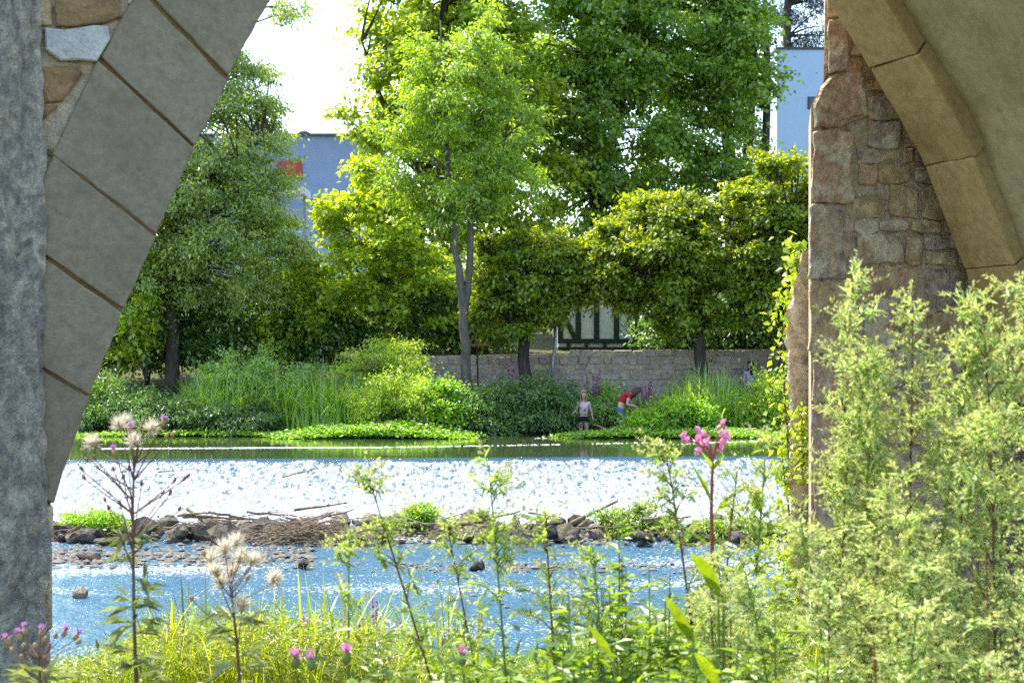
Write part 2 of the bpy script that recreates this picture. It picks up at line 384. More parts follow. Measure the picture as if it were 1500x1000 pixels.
def grid(name, xs, ys, zf, mat):
    X, Y = np.meshgrid(xs, ys); Z = zf(X, Y); nx = len(xs)
    i = np.arange(len(ys) - 1)[:, None] * nx + np.arange(nx - 1)[None]
    a = Acc(); a.add(np.stack([X, Y, Z], -1).reshape(-1, 3), None, np.stack([i, i + 1, i + nx + 1, i + nx], -1).reshape(-1, 4))
    return link(name, a.mesh(name, mat, True))
crest = lambda X: 33.1 + X * .07
ZU = .85
tag(grid('pool_water', np.concatenate([[-60, -30], np.arange(-16, 16.1, 1.0), [30, 60]]), np.linspace(0, 1, 14), lambda X, Y: X * 0, MAT['pool']), 'still dark pool above the weir', None, None, 'structure')
o = bpy.data.objects['pool_water']; vv = np.zeros(len(o.data.vertices) * 3); o.data.vertices.foreach_get('co', vv); vv = vv.reshape(-1, 3)
yc = crest(vv[:, 0]) + .0; vv[:, 1] = yc + (45 - yc) * vv[:, 1]; vv[:, 2] = ZU; o.data.vertices.foreach_set('co', vv.ravel().astype(np.float32)); o.data.update()
# weir apron: profile in distance below the crest line
def weir_z(X, Y):
    s = crest(X) - Y
    z = np.interp(s, [-.02, 0, .25, .55, .9, 1.4, 3.0, 4.6, 5.3], [ZU, ZU, .83, .76, .655, .56, .30, .08, -.02])
    amp = np.interp(s, [0, .45, .9, 5], [0, .006, .035, .05])
    nn = vnoise(X, Y * .8, 3.0, 1) * .5 + vnoise(X, Y * .8, 7.0, 2) * .35 + vnoise(X, Y, 15, 3) * .25
    return z + (nn - .55) * amp * 2
xs = np.concatenate([np.linspace(-40, -12, 30), np.arange(-11.9, 9, .045), np.linspace(9.1, 40, 30)])
ss = np.concatenate([np.linspace(0, 1, 16), np.arange(1.04, 5.3, .05)])
X, S = np.meshgrid(xs, ss); Y = crest(X) - S
Z = weir_z(X, Y); nx = len(xs)
i = np.arange(len(ss) - 1)[:, None] * nx + np.arange(nx - 1)[None]
a = Acc(); a.add(np.stack([X, Y, Z], -1).reshape(-1, 3), None, np.stack([i, i + nx, i + nx + 1, i + 1], -1).reshape(-1, 4))
wm = a.mesh('weir_water', MAT['weir'], True); fa = wm.attributes.new('foam', 'FLOAT', 'POINT')
fa.data.foreach_set('value', np.interp(S + (vnoise(X, Y, 2.5, 9) - .5) * .35, [.12, .4, 2.5, 5], [.5, 1.0, 1.03, 1.08]).ravel().astype(np.float32))  # where the white of foam and painted glitter sets in below the crest
tag(link('weir_water', wm), 'white water running down the weir slope', None, None, 'structure')
def river_z(X, Y):
    return (vnoise(X, Y * 1.6, 1.3, 5) - .5) * .02 + (vnoise(X, Y * 1.4, 3.6, 6) - .5) * .022 + (vnoise(X, Y * 1.4, 8, 7) - .5) * .018
tag(grid('river_water', np.concatenate([[-80, -40, -20], np.arange(-11, 9, .07), [12, 20, 40, 80]]), np.concatenate([np.arange(13.5, 28.2, .07)]), river_z, MAT['river']), 'blue rippled river below the weir', None, None, 'structure')

# ------------------------------------------------------------------ the stone bridge (local frame: u along the face, v through the arch)
PHI = R(19.0)
O0 = np.array([(75 - 750) / FP * 6.7, 6.7, 0.0])
U = np.array([math.cos(PHI), math.sin(PHI), 0]); Vv = np.array([-math.sin(PHI), math.cos(PHI), 0])
BW = 2.8                                     # width of the bridge
bridge = empty('stone_bridge', O0.tolist(), PHI, 'shaded old stone bridge with one tall arch framing the river', 'bridge')
def to_uv(px, py, v):
    """bridge coordinates u, z of a pixel on the plane v"""
    a_ = (px - 750) / FP; D = (O0 @ Vv + v) / (a_ * Vv[0] + Vv[1]); p = P(px, py, D)
    return (p - O0) @ U, p[2]
# intrados: half-width as a function of height (relative to the eye)
left = [to_uv(px, py, 0) for px, py in ((75, 740), (92, 680), (130, 580), (180, 455), (228, 345), (285, 215), (335, 115), (395, 0))]
UC = 3.70
hz_ = [ZC - 4.0] + [p[1] for p in left] + [ZC + 2.54, ZC + 3.0, ZC + 3.35, ZC + 3.62, ZC + 3.8, ZC + 3.86]
hw_ = [UC - left[0][0] + .02] + [UC - p[0] for p in left] + [2.02, 1.66, 1.25, .8, .35, 0.0]
APEX = hz_[-1]
def hw(z): return np.interp(z, hz_, hw_)
TOPZ = APEX + .34
ang_ = lambda z: R(np.interp(z - ZC, [-1.2, -.24, .47, 1.17, 2.5, 3.4, 3.86], [24, 32, 38, 44, 58, 74, 86]))
# intrados samples by arc length
zz = np.linspace(ZC - .73, APEX, 600); cu = np.stack([UC - hw(zz), zz], 1)
sl = np.concatenate([[0], np.cumsum(np.linalg.norm(np.diff(cu, axis=0), axis=1))])
def at_s(s): return np.array([np.interp(s, sl, cu[:, 0]), np.interp(s, sl, cu[:, 1])])
def s_of_z(z): return float(np.interp(z, zz, sl))
joint_z = [ZC - .73] + [to_uv(px, py, 0)[1] for px, py in ((130, 580), (180, 455), (228, 345), (285, 215), (335, 115))]
js = [s_of_z(z) for z in joint_z]
while js[-1] < sl[-1] - .5: js.append(js[-1] + .43)
js.append(sl[-1])
RT = .57
def ring(v0, v1, inset, js, thick, mat, name, gap, bev, seed, vjit=0, sides=(1, -1)):
    rg = random.Random(seed)
    for sgn in sides:
        for i in range(len(js) - 1):
            c = []
            dv = rg.uniform(-vjit, vjit); pr = rg.uniform(-.004, .004)
            for vq in (v0 + dv, v1):
                for s_, tq in ((js[i] + gap, 0), (js[i + 1] - gap, 0), (js[i + 1] - gap, thick), (js[i] + gap, thick)):
                    p = at_s(s_); an = ang_(p[1])
                    q = p + np.array([-math.cos(an), math.sin(an)]) * (tq - (inset + pr if tq == 0 else 0))
                    if sgn < 0: q[0] = 2 * UC - q[0]
                    c.append((q[0], vq, q[1]))
            me = hexa(c, bev, name, mat, .006, rg.random(), 6, .007)
            link(name, me, bridge)
ring(0.0, .42, 0, js, RT, MAT['voussoir'], 'voussoir', .008, .006, 5)
ja = Acc()
for sgn in (1, -1):
    for k in range(len(js)):
        p = at_s(js[k]); an = ang_(p[1]); d_ = np.array([-math.cos(an), math.sin(an)]); t_ = np.array([math.sin(an), math.cos(an)]) * .0105
        q = [p + d_ * .004 - t_, p + d_ * .004 + t_, p + d_ * (RT + .03) + t_, p + d_ * (RT + .03) - t_]
        if sgn < 0: q = [np.array([2 * UC - w_[0], w_[1]]) for w_ in q]
        ja.add([(w_[0], v_, w_[1]) for v_ in (.014 if k % 2 else .02, .4) for w_ in q], None, [(0, 1, 2, 3), (4, 5, 6, 7), (0, 1, 5, 4), (1, 2, 6, 5), (2, 3, 7, 6), (3, 0, 4, 7)])
tag(link('joint_mortar', ja.mesh('joint_mortar', MAT['joint']), bridge), kind='stuff')
# far rib, standing proud of the vault, its blocks of uneven depth
jr = [s_of_z(to_uv(px, py, BW)[1]) for px, py in ((1410, 385), (1347, 232), (1278, 88))]
jr = [jr[0] - .62] + jr
jr = [max(jr[0] - .5, 0), *jr] if jr[0] > .3 else jr
while jr[-1] < sl[-1] - .8: jr.append(jr[-1] + .72)
jr.append(sl[-1])
ring(BW - .66, BW, .09, jr, .6, MAT['rib'], 'rib_block', .004, .010, 9, .07, (-1,))
ring(BW - .6, BW, -.03, js, .6, MAT['rib'], 'rib_block', .004, .010, 10, .0, (1,))
# vault (underside), spandrels and deck
def body():
    zs = np.concatenate([[0.2], np.linspace(ZC - .73, APEX, 60)])
    va = Acc(); sp = Acc(); REC = .02
    for sgn in (1, -1):
        ui = UC - sgn * (hw(zs) + REC)
        for k in range(len(zs) - 1):
            va.add([(ui[k], .06, zs[k]), (ui[k], BW - .04, zs[k]), (ui[k + 1], BW - .04, zs[k + 1]), (ui[k + 1], .06, zs[k + 1])], None, [(0, 1, 2, 3) if sgn > 0 else (3, 2, 1, 0)])
            e = UC - sgn * 9.0
            for vq in (.03, BW - .035):
                sp.add([(ui[k], vq, zs[k]), (e, vq, zs[k]), (e, vq, zs[k + 1]), (ui[k + 1], vq, zs[k + 1])], None, [(0, 1, 2, 3)])
        sp.add([(UC - sgn * 9, .055, .2), (UC - sgn * 9, BW - .035, .2), (UC - sgn * 9, BW - .035, TOPZ), (UC - sgn * 9, .055, TOPZ)], None, [(0, 1, 2, 3)])
    for vq in (.03, BW - .035):
        sp.add([(UC - 9, vq, APEX), (UC + 9, vq, APEX), (UC + 9, vq, TOPZ), (UC - 9, vq, TOPZ)], None, [(0, 1, 2, 3)])
    sp.add([(UC - 9, .055, TOPZ), (UC + 9, .055, TOPZ), (UC + 9, BW - .035, TOPZ), (UC - 9, BW - .035, TOPZ)], None, [(0, 1, 2, 3)])
    link('vault', va.mesh('vault', MAT['soffit'], True), bridge)
    link('spandrel', sp.mesh('spandrel', MAT['mortar']), bridge)
body()
# rubble stones of the spandrel seen between the pier and the ring, and the courses above out to the left
def uvq(pts, v=0.0): return [to_uv(px, py, v) for px, py in pts]
def slab(name, pts, d0, d1, mat, bev, seed, parent, v=0.0, splay=0.0):
    """an irregular stone with the outline given in bridge u,z and a dressed edge"""
    bm = bmesh.new(); rg = random.Random(seed); q_ = []
    for (p0, p1) in zip(pts, list(pts[1:]) + [pts[0]]):
        L_ = math.hypot(p1[0] - p0[0], p1[1] - p0[1]); k_ = max(1, min(5, int(L_ / .06))); j_ = min(.011, L_ * .05)
        for i_ in range(k_):
            t_ = i_ / k_; q_.append((p0[0] + (p1[0] - p0[0]) * t_ + rg.uniform(-j_, j_), p0[1] + (p1[1] - p0[1]) * t_ + rg.uniform(-j_, j_)))
    pts = q_
    a_ = [bm.verts.new((u, v + d0 + rg.uniform(-.006, .006), z)) for u, z in pts]
    b_ = [bm.verts.new((u + splay * (d1 - d0), v + d1, z)) for u, z in pts]
    n = len(pts); bm.faces.new(a_); bm.faces.new(b_[::-1])
    for i in range(n): bm.faces.new((a_[i], b_[i], b_[(i + 1) % n], a_[(i + 1) % n]))
    bmesh.ops.recalc_face_normals(bm, faces=bm.faces)
    bmesh.ops.bevel(bm, geom=[e for e in bm.edges if all(abs(q.co.y - v - d0) < .012 for q in e.verts)], offset=bev, segments=1, affect='EDGES', clamp_overlap=True)
    me = bpy.data.meshes.new(name); bm.to_mesh(me); bm.free(); me.materials.append(mat)
    return link(name, me, parent)
pale = stone_mat('pale_stone', [(.42, .41, .38), (.55, .53, .48)], 10, .8, obj_random=False, big=6, bdist=.03)
darkst = stone_mat('dark_brown_stone', [(.17, .10, .05), (.30, .19, .09), (.12, .08, .05)], 10, .9, obj_random=False, big=5, bdist=.03)
slab('spandrel_stone', uvq([(68, 44), (158, 38), (160, 58), (140, 88), (90, 91), (66, 72)]), -.012, .2, pale, .007, 1, bridge)
slab('spandrel_stone', uvq([(80, -40), (176, -40), (177, 26), (150, 34), (82, 37)]), -.008, .2, darkst, .006, 2, bridge)
slab('spandrel_stone', uvq([(60, 98), (112, 96), (124, 108), (90, 148), (62, 150)]), .0, .2, darkst, .006, 3, bridge)
slab('spandrel_stone', uvq([(184, -40), (212, -40), (208, -8), (186, 8)]), -.01, .2, MAT['rubble'], .012, 4, bridge)
slab('spandrel_stone', uvq([(20, -40), (72, -40), (74, 34), (30, 36)]), .0, .2, MAT['rubble'], .012, 5, bridge)
slab('spandrel_stone', uvq([(60, 155), (86, 153), (64, 176)]), .0, .2, darkst, .008, 6, bridge)
rg = random.Random(4)
z = ZC + 1.75
while z < TOPZ - .16:                         # rubble courses higher up, out of the picture
    h = rg.uniform(.22, .34); h = min(h, TOPZ - z - .02)
    for sgn in (1, -1):
        u = -2.6
        lim = UC - float(hw(z + h)) - .62 if z + h < APEX - .1 else UC - .35
        lim = min(lim, UC - .9)
        while u < lim - .2:
            w = min(rg.uniform(.3, .6), lim - u)
            pts = [(u + .012, z), (u + w - .012, z + rg.uniform(0, .02)), (u + w - .012, z + h - .02), (u + .012, z + h - .02 - rg.uniform(0, .02))]
            if sgn < 0: pts = [(2 * UC - p[0], p[1]) for p in pts]
            slab('spandrel_stone', pts, .0, .2, MAT['rubble'], .012, rg.random(), bridge); u += w
    z += h
# cutwater of the left pier: a rough, weathered wedge pointing towards the viewer
def cutwater():
    nu, nz = 60, 150
    us = np.linspace(0, 1, nu); z_ = np.linspace(.2, TOPZ - .02, nz)
    A, B = np.meshgrid(us, z_)
    u = -.035 - A * 1.15; v = -.02 - A * 1.3
    rgh = (vnoise(A * 20, B * 2, 1.0, 11) - .5) * .03 + (vnoise(A * 20, B * 6, 2.1, 12) - .5) * .028 + (vnoise(A * 30, B * 12, 3.0, 13) - .5) * .02
    taper = np.interp(B - ZC, [-3, -1.2, -.6, 1.6, 5], [.02, .012, .02, -.015, -.03])
    V1 = np.stack([u + rgh * .75 + taper, v - rgh * .6, B], -1)
    u2 = -2.35 + A * 1.165; V2 = np.stack([u2 - rgh * .7, -.02 - (1 - 0) * A * 1.3 - rgh * .6, B], -1)
    a = Acc(); i = np.arange(nz - 1)[:, None] * nu + np.arange(nu - 1)[None]
    Q = np.stack([i, i + nu, i + nu + 1, i + 1], -1).reshape(-1, 4)
    a.add(V1.reshape(-1, 3), None, Q); a.add(V2.reshape(-1, 3), None, Q)
    # back strip of the right edge so that it meets the wall
    e = V1[:, 0]; eb = e.copy(); eb[:, 1] = .07
    j = np.arange(nz - 1); a.add(np.concatenate([e, eb]), None, np.stack([j, j + nz, j + nz + 1, j + 1], -1))
    link('cutwater', a.mesh('cutwater', MAT['pier'], True), bridge)
cutwater()
# impost and pier stones below the springing, both sides
rg = random.Random(8)
for sgn in (1, -1):
    z = .3
    while z < ZC - .80:
        h = min(rg.uniform(.3, .42), ZC - .73 - z); v = 0
        if h < .08: break
        while v < BW - .05:
            w = min(rg.uniform(.45, .8), BW - v)
            if BW - v - w < .2: w = BW - v
            u0, u1 = UC - sgn * (hw(z) - .005), UC - sgn * (hw(z) + .55)
            c = [(u0, v + .008, z + .006), (u0, v + w - .008, z + .006), (u1, v + w - .008, z + .006), (u1, v + .008, z + .006)]
            c += [(p[0], p[1], z + h - .006) for p in c]
            link('pier_stone', hexa(c, .012, 'pier_stone', MAT['rubble'], .008, rg.random()), bridge); v += w
        z += h

# ------------------------------------------------------------------ the rubble buttress behind the arch, on the right
BV = BW + .28
butt = empty('stone_buttress', O0.tolist(), PHI, 'weathered rubble stone buttress with sloping shoulder behind the arch rib', 'buttress')
bu = lambda px, py: to_uv(px, py, BV)
UL, UH = bu(1186, 300)[0], bu(1211, 50)[0]
zsh0, zsh1 = bu(1186, 155)[1], bu(1209, 105)[1]
# corner stones (quoins), then irregular rubble to the right of them
rg = random.Random(21)
def qstone(pts, d0=-.02, mat='rubble', bev=.010): slab('stone', pts, d0 + rg.uniform(-.02, .02), .3, MAT[mat], bev, rg.random(), butt, BV, .56)
qstone(uvq([(1211, -60), (1234, -60), (1234, -2), (1211, -2)], BV)); qstone(uvq([(1211, 2), (1238, 0), (1241, 24), (1211, 26)], BV))
qstone(uvq([(1209, 30), (1240, 28), (1238, 104), (1210, 108)], BV), -.03)
qstone(uvq([(1188, 150), (1211, 110), (1262, 106), (1268, 168), (1230, 186), (1187, 187)], BV), -.05, bev=.025)
ye = 191
for hgt, wd in ((108, 62), (112, 52), (108, 60), (74, 50), (96, 64), (88, 55), (110, 60), (100, 52), (120, 62), (60, 58)):
    xl = 1185 + rg.uniform(-2, 3); qstone(uvq([(xl, ye + 4), (xl + 5, ye + 1), (1186 + wd, ye + rg.uniform(0, 8)), (1186 + wd + rg.uniform(-8, 8), ye + hgt * .5), (1186 + wd + rg.uniform(-6, 6), ye + hgt - 2), (xl + 4, ye + hgt - 2), (xl - 1, ye + hgt - 7), (xl + rg.uniform(-1, 2), ye + hgt * .5)], BV), -.03)
    ye += hgt
y_ = -50.0
while y_ < 1130:
    h = rg.choice((16, 22, 28, 36, 46, 54)) * rg.uniform(.85, 1.1)
    x_ = 1242 if y_ < 105 else (1268 if y_ < 185 else 1248 + rg.uniform(-2, 14))
    while x_ < 1640:
        w = rg.uniform(28, 74) if h > 30 else rg.uniform(16, 48)
        if rg.random() < .22 and h > 40:         # two thin stones instead of a thick one
            k = rg.uniform(.35, .65)
            for a0, a1 in ((0, k), (k, 1)):
                qstone(uvq([(x_ + 2, y_ + h * a0 + 2), (x_ + w - 2, y_ + h * a0 + 2 + rg.uniform(-2, 2)), (x_ + w - 2, y_ + h * a1 - 2), (x_ + 2, y_ + h * a1 - 2)], BV), -.005)
        else:
            j = lambda: rg.uniform(-4, 4)
            qstone(uvq([(x_ + 2 + j() * .5, y_ + 3 + j()), (x_ + w * .5, y_ + 1 + j()), (x_ + w - 2, y_ + 3 + j()), (x_ + w - 1, y_ + h * .6), (x_ + w - 3 + j() * .5, y_ + h - 3 + j()), (x_ + w * .4, y_ + h - 1 + j()), (x_ + 2, y_ + h - 3 + j())], BV), -.01)
        x_ += w
    y_ += h
def butt_core():
    a = Acc(); v0, v1 = BV + .014, BV + 1.0
    prof = [(UL + .02, .0), (UL + .02, zsh0), (UH + .02, zsh1), (UH + .02, TOPZ - .3), (UL + 3.4, TOPZ - .3), (UL + 3.4, 0.)]
    n = len(prof)
    a.add([(u + (v - v0) * .56, v, z) for v in (v0, v1) for u, z in prof], [(0, 1, 2), (0, 2, 3), (0, 3, 5), (3, 4, 5)], [(i, (i + 1) % n, (i + 1) % n + n, i + n) for i in range(n)])
    link('mortar_core', a.mesh('mortar_core', MAT['mortar']), butt)
butt_core()
# broken wall end behind the buttress, its left flank in the sun
BV2 = BV + 1.15
brk = empty('broken_wall', O0.tolist(), PHI, 'broken sunlit stone wall end overgrown with creeper beside the weir', 'wall')
edge = [(366, 1176), (392, 1170), (425, 1163), (462, 1156), (505, 1153), (560, 1157), (610, 1160), (660, 1158), (705, 1160), (760, 1162), (820, 1161), (890, 1163), (960, 1160)]
MAT['broken'] = stone_mat('sunlit_sandstone', [(.36, .27, .17), (.54, .47, .37), (.44, .37, .28), (.60, .54, .44), (.40, .29, .17)], 9, 1.0, big=6, speck=.8, bdist=.07, obj_random=False)
def broken_flank():
    """eroded flank: a rough sheet running back from the front edge, with a rough front beside it"""
    ey = [e[0] for e in edge]; ex = [e[1] for e in edge]
    py = np.linspace(366, 985, 120); ku = np.linspace(0, 1, 26)
    u0 = np.array([to_uv(np.interp(y, ey, ex), y, BV2)[0] for y in py]); z0 = np.array([to_uv(1170, y, BV2)[1] for y in py])
    A, B = np.meshgrid(ku, np.arange(120)); Zr = z0[B.astype(int)]
    n1 = (vnoise(A * 3, Zr, 2.3, 41) - .5) * .13 + (vnoise(A * 5, Zr, 6.5, 42) - .5) * .07 + (vnoise(A * 9, Zr * 2, 9, 43) - .5) * .06
    base = u0[B.astype(int)]
    for nm, V1 in (('flank', np.stack([base + A * .55 + n1, BV2 + A * .9 + n1 * .3, Zr], -1)), ('front', np.stack([base + A * 1.2 + n1[:, :1] * np.ones_like(A) * (1 - A), BV2 + n1 * .8 * np.minimum(1, A * 4) + n1[:, :1] * .3 * (1 - A), Zr], -1))):
        a = Acc(); i = np.arange(119)[:, None] * 26 + np.arange(25)[None]
        a.add(V1.reshape(-1, 3), None, np.stack([i, i + 1, i + 27, i + 26], -1).reshape(-1, 4)); link(nm, a.mesh(nm, MAT['broken'], False), brk)
broken_flank()

# ------------------------------------------------------------------ far bank: wall, house, buildings
# retaining wall of single stones
wy = 46.0
wall = empty('retaining_wall', (0, wy, 0), 0, 'long low rubble retaining wall along the far bank behind the shrubs', 'wall')
rg = random.Random(14)
wv = [rbox(1, .3, 1, .05, .07, 40 + k, 'stone', MAT['wallstone']) for k in range(9)]
def wall_top(x): return 3.05 + .02 * x + (.12 if x > 7 else 0)
z = 1.25
while z < 3.3:
    h = rg.uniform(.15, .27); x = -4.3 - rg.uniform(0, .4)
    while x < 9.3:
        w = rg.uniform(.22, .66)
        if z + h < wall_top(x) + .06:
            o = link('stone', wv[rg.randrange(9)], wall, (x + w / 2, rg.uniform(-.03, .03) - .1, z + h / 2 + rg.uniform(-.02, .02))); o.scale = (w - .005, 1, h + .0); o.rotation_euler = (0, rg.uniform(-.04, .04), 0)
        x += w
    z += h
a = Acc(); a.add([(-4.3, -.222, 1), (9.3, -.222, 1), (9.3, -.222, 3.2), (-4.3, -.222, 2.92), (-4.3, .34, 1), (9.3, .34, 1), (9.3, .34, 3.2), (-4.3, .34, 2.92)], None, [(0, 1, 2, 3), (3, 2, 6, 7), (0, 4, 5, 1), (4, 7, 6, 5), (0, 3, 7, 4), (1, 5, 6, 2)])
link('mortar_core', a.mesh('mortar_core', MAT['mortar']), wall)

def boxacc(acc, x0, x1, y0, y1, z0, z1):
    acc.add([(x0, y0, z0), (x1, y0, z0), (x1, y1, z0), (x0, y1, z0), (x0, y0, z1), (x1, y0, z1), (x1, y1, z1), (x0, y1, z1)], None,
            [(3, 2, 1, 0), (4, 5, 6, 7), (0, 1, 5, 4), (1, 2, 6, 5), (2, 3, 7, 6), (3, 0, 4, 7)])
def boxpart(name, mat, parent, x0, x1, y0, y1, z0, z1):
    a = Acc(); boxacc(a, x0, x1, y0, y1, z0, z1); return link(name, a.mesh(name, mat), parent)
plaster_w = simple('white_plaster', (.80, .79, .75), .9, .2, .08, 3)
timber = simple('dark_green_timber', (.035, .05, .045), .7, .3, .3, 6)
tiles = simple('clay_tiles', (.22, .10, .06), .9, .2, .4, 5)
plaster_b = simple('pale_blue_render', (.44, .57, .76), .9, .2, .05, 2)
plaster_b2 = simple('grey_blue_render', (.22, .28, .38), .9, .2, .06, 2)
flatroof = simple('roof_edge', (.08, .09, .10), .6)
glass = M('window_glass'); glass.principled((.03, .04, .05), .05, None, .5); glass = glass.m
redm = simple('red_panel', (.42, .07, .05), .7)
steel = simple('zinc', (.30, .33, .36), .45, .5, .15, 12, Metallic=.6)

# half-timbered house above the wall
HY = 50.0
hx = lambda px: (px - 750) / FP * HY
hzz = lambda py: ZC + (500 - py) / FP * HY
house = empty('half_timbered_house', (0, 0, 0), 0, 'white half-timbered house with dark beams half hidden above the bank wall', 'house')
boxpart('wall', plaster_w, house, hx(818), hx(818) + 5.2, HY, HY + 7, 2.6, 5.6)
X0, X1 = hx(818) - .02, hx(818) + 5.22
for y0, y1 in ((513, 508), (503, 496), (430, 424), (410, 404)): boxpart('beam', timber, house, X0, X1, HY - .06, HY + .05, hzz(y0), hzz(y1))
for k, px in enumerate((821, 847, 874, 903, 931, 960, 990, 1020)):
    boxpart('post', timber, house, hx(px) - .09, hx(px) + .09, HY - .062, HY + .05, hzz(496), hzz(404))
    boxpart('post', timber, house, hx(px + 12) - .06, hx(px + 12) + .06, HY - .058, HY + .05, hzz(508), hzz(503))
for (xa, ya, xb, yb) in ((826, 462, 843, 497), (936, 497, 957, 440)):
    a = Acc(); p, q = np.array([hx(xa), hzz(ya)]), np.array([hx(xb), hzz(yb)]); d = (q - p) / np.linalg.norm(q - p); nn_ = np.array([-d[1], d[0]]) * .08
    pts = [p - nn_, p + nn_, q + nn_, q - nn_]
    a.add([(w_[0], v_, w_[1]) for v_ in (HY - .055, HY + .05) for w_ in pts], None, [(0, 1, 2, 3), (7, 6, 5, 4), (0, 4, 5, 1), (1, 5, 6, 2), (2, 6, 7, 3), (3, 7, 4, 0)])
    link('brace', a.mesh('brace', timber), house)
a = Acc(); x0, x1 = X0 - .4, X1 + .4
a.add([(x0, HY - .5, 5.4), (x1, HY - .5, 5.4), (x1, HY + 3.5, 7.0), (x0, HY + 3.5, 7.0), (x0, HY + 7.5, 5.4), (x1, HY + 7.5, 5.4)], [(0, 3, 4), (1, 5, 2)], [(0, 1, 2, 3), (3, 2, 5, 4), (0, 4, 5, 1)])
link('roof', a.mesh('roof', tiles), house)
# downpipe, bird table, trellis
a = Acc(); pp = [P(814, 440, 45.7), P(813, 500, 45.7), P(812, 516, 45.6), P(810, 524, 45.55), P(810, 585, 45.55)]
tube(a, pp, .055, 8); tag(link('downpipe', a.mesh('downpipe', steel, True)), 'pale zinc downpipe running down the front of the bank wall', 'pipe')
bt = empty('bird_table', P(699, 605, 44.6).tolist(), 0, 'brown board on a thin dark post in front of the bank wall', 'bird table')
a = Acc(); tube(a, [(0, 0, 0), (.02, 0, 1.1), (.0, 0, 2.05)], .028, 6); link('post', a.mesh('post', timber), bt)
wood_o = simple('orange_wood', (.30, .12, .05), .8)
b_ = boxpart('board', wood_o, bt, -.22, .36, -.2, .2, 2.0, 2.06); a = Acc(); boxacc(a, -.05, .15, -.1, .1, 2.06, 2.2); link('feeder', a.mesh('feeder', wood_o), b_)
tr = empty('trellis', (0, 0, 0), 0, 'dark lattice trellis beside the half-timbered house above the wall', 'trellis')
TY = 47.4; tx = lambda px: (px - 750) / FP * TY; tz = lambda py: ZC + (500 - py) / FP * TY
for k in range(9):
    for sg in (-1, 1):
        a = Acc(); c0 = tx(934) + k * .2; q0, q1 = (c0, tz(512)), (c0 + sg * .75, tz(474))
        tube(a, [(q0[0], TY + sg * .015, q0[1]), (q1[0], TY + sg * .015, q1[1])], .014, 4); link('slat', a.mesh('slat', timber), tr)
for x in (tx(932), tx(965), tx(1005)): boxpart('post', timber, tr, x - .04, x + .04, TY - .04, TY + .04, 2.9, tz(470))

# far buildings
BY = 76.0
bx = lambda px, D=BY: (px - 750) / FP * D
bz = lambda py, D=BY: ZC + (500 - py) / FP * D
b1 = empty('flat_roofed_building', (0, 0, 0), 0, 'grey-blue flat-roofed building seen between the trees, red panel on its wall', 'building')
boxpart('wall', plaster_b2, b1, bx(250), bx(545), BY, BY + 12, 4, bz(200))
boxpart('roof', flatroof, b1, bx(248), bx(547), BY - .15, BY + 12.1, bz(200) + .01, bz(196))
w_ = boxpart('window', redm, b1, bx(405), bx(443), BY - .08, BY + .1, bz(263), bz(236))
boxpart('frame', flatroof, w_, bx(408), bx(411), BY - .1, BY - .05, bz(261), bz(239))
boxpart('annex', plaster_b, b1, bx(425), bx(560), BY - 3.5, BY - .01, 4, bz(305, BY - 3.5))
a = Acc(); boxacc(a, bx(418), bx(446), BY + 2, BY + 3, bz(196), bz(190)); tube(a, [(bx(436), BY + 2.5, bz(192)), (bx(436), BY + 2.5, bz(184)), (bx(437), BY + 2.5, bz(181))], [.32, .3, .05], 10); link('vent_cowl', a.mesh('vent_cowl', flatroof), b1)
aw = empty('white_canopy', (0, 0, 0), 0, 'long white canopy roof in front of the grey-blue building', 'canopy')
boxpart('roof_sheet', simple('white_sheet', (.8, .8, .78), .5), aw, bx(335, 72), bx(455, 72), 69.5, 72, bz(291, 72), bz(281, 72))
for px in (340, 450): boxpart('post', steel, aw, bx(px, 72) - .06, bx(px, 72) + .06, 71, 71.12, 5, bz(291, 72) + .01)
b2 = empty('white_cube_building', (0, 0, 0), 0, 'tall pale blue-white block behind the round trees and the buttress', 'building')
D2 = 74.0
boxpart('wall', plaster_b, b2, bx(1138, D2), bx(1138, D2) + 9, D2, D2 + 9, 5, bz(73, D2))
boxpart('roof', flatroof, b2, bx(1136.5, D2), bx(1138, D2) + 9.1, D2 - .06, D2 + 9, bz(73, D2) + .005, bz(69.5, D2))
for py in (150, 290):
    for px in (1200, 1290): 
        w_ = boxpart('window', flatroof, b2, bx(px - 17, D2), bx(px + 17, D2), D2 - .05, D2 + .1, bz(py + 10, D2), bz(py - 8, D2))
        boxpart('pane', glass, w_, bx(px - 15, D2), bx(px + 15, D2), D2 - .07, D2 - .03, bz(py + 9, D2), bz(py - 7, D2))

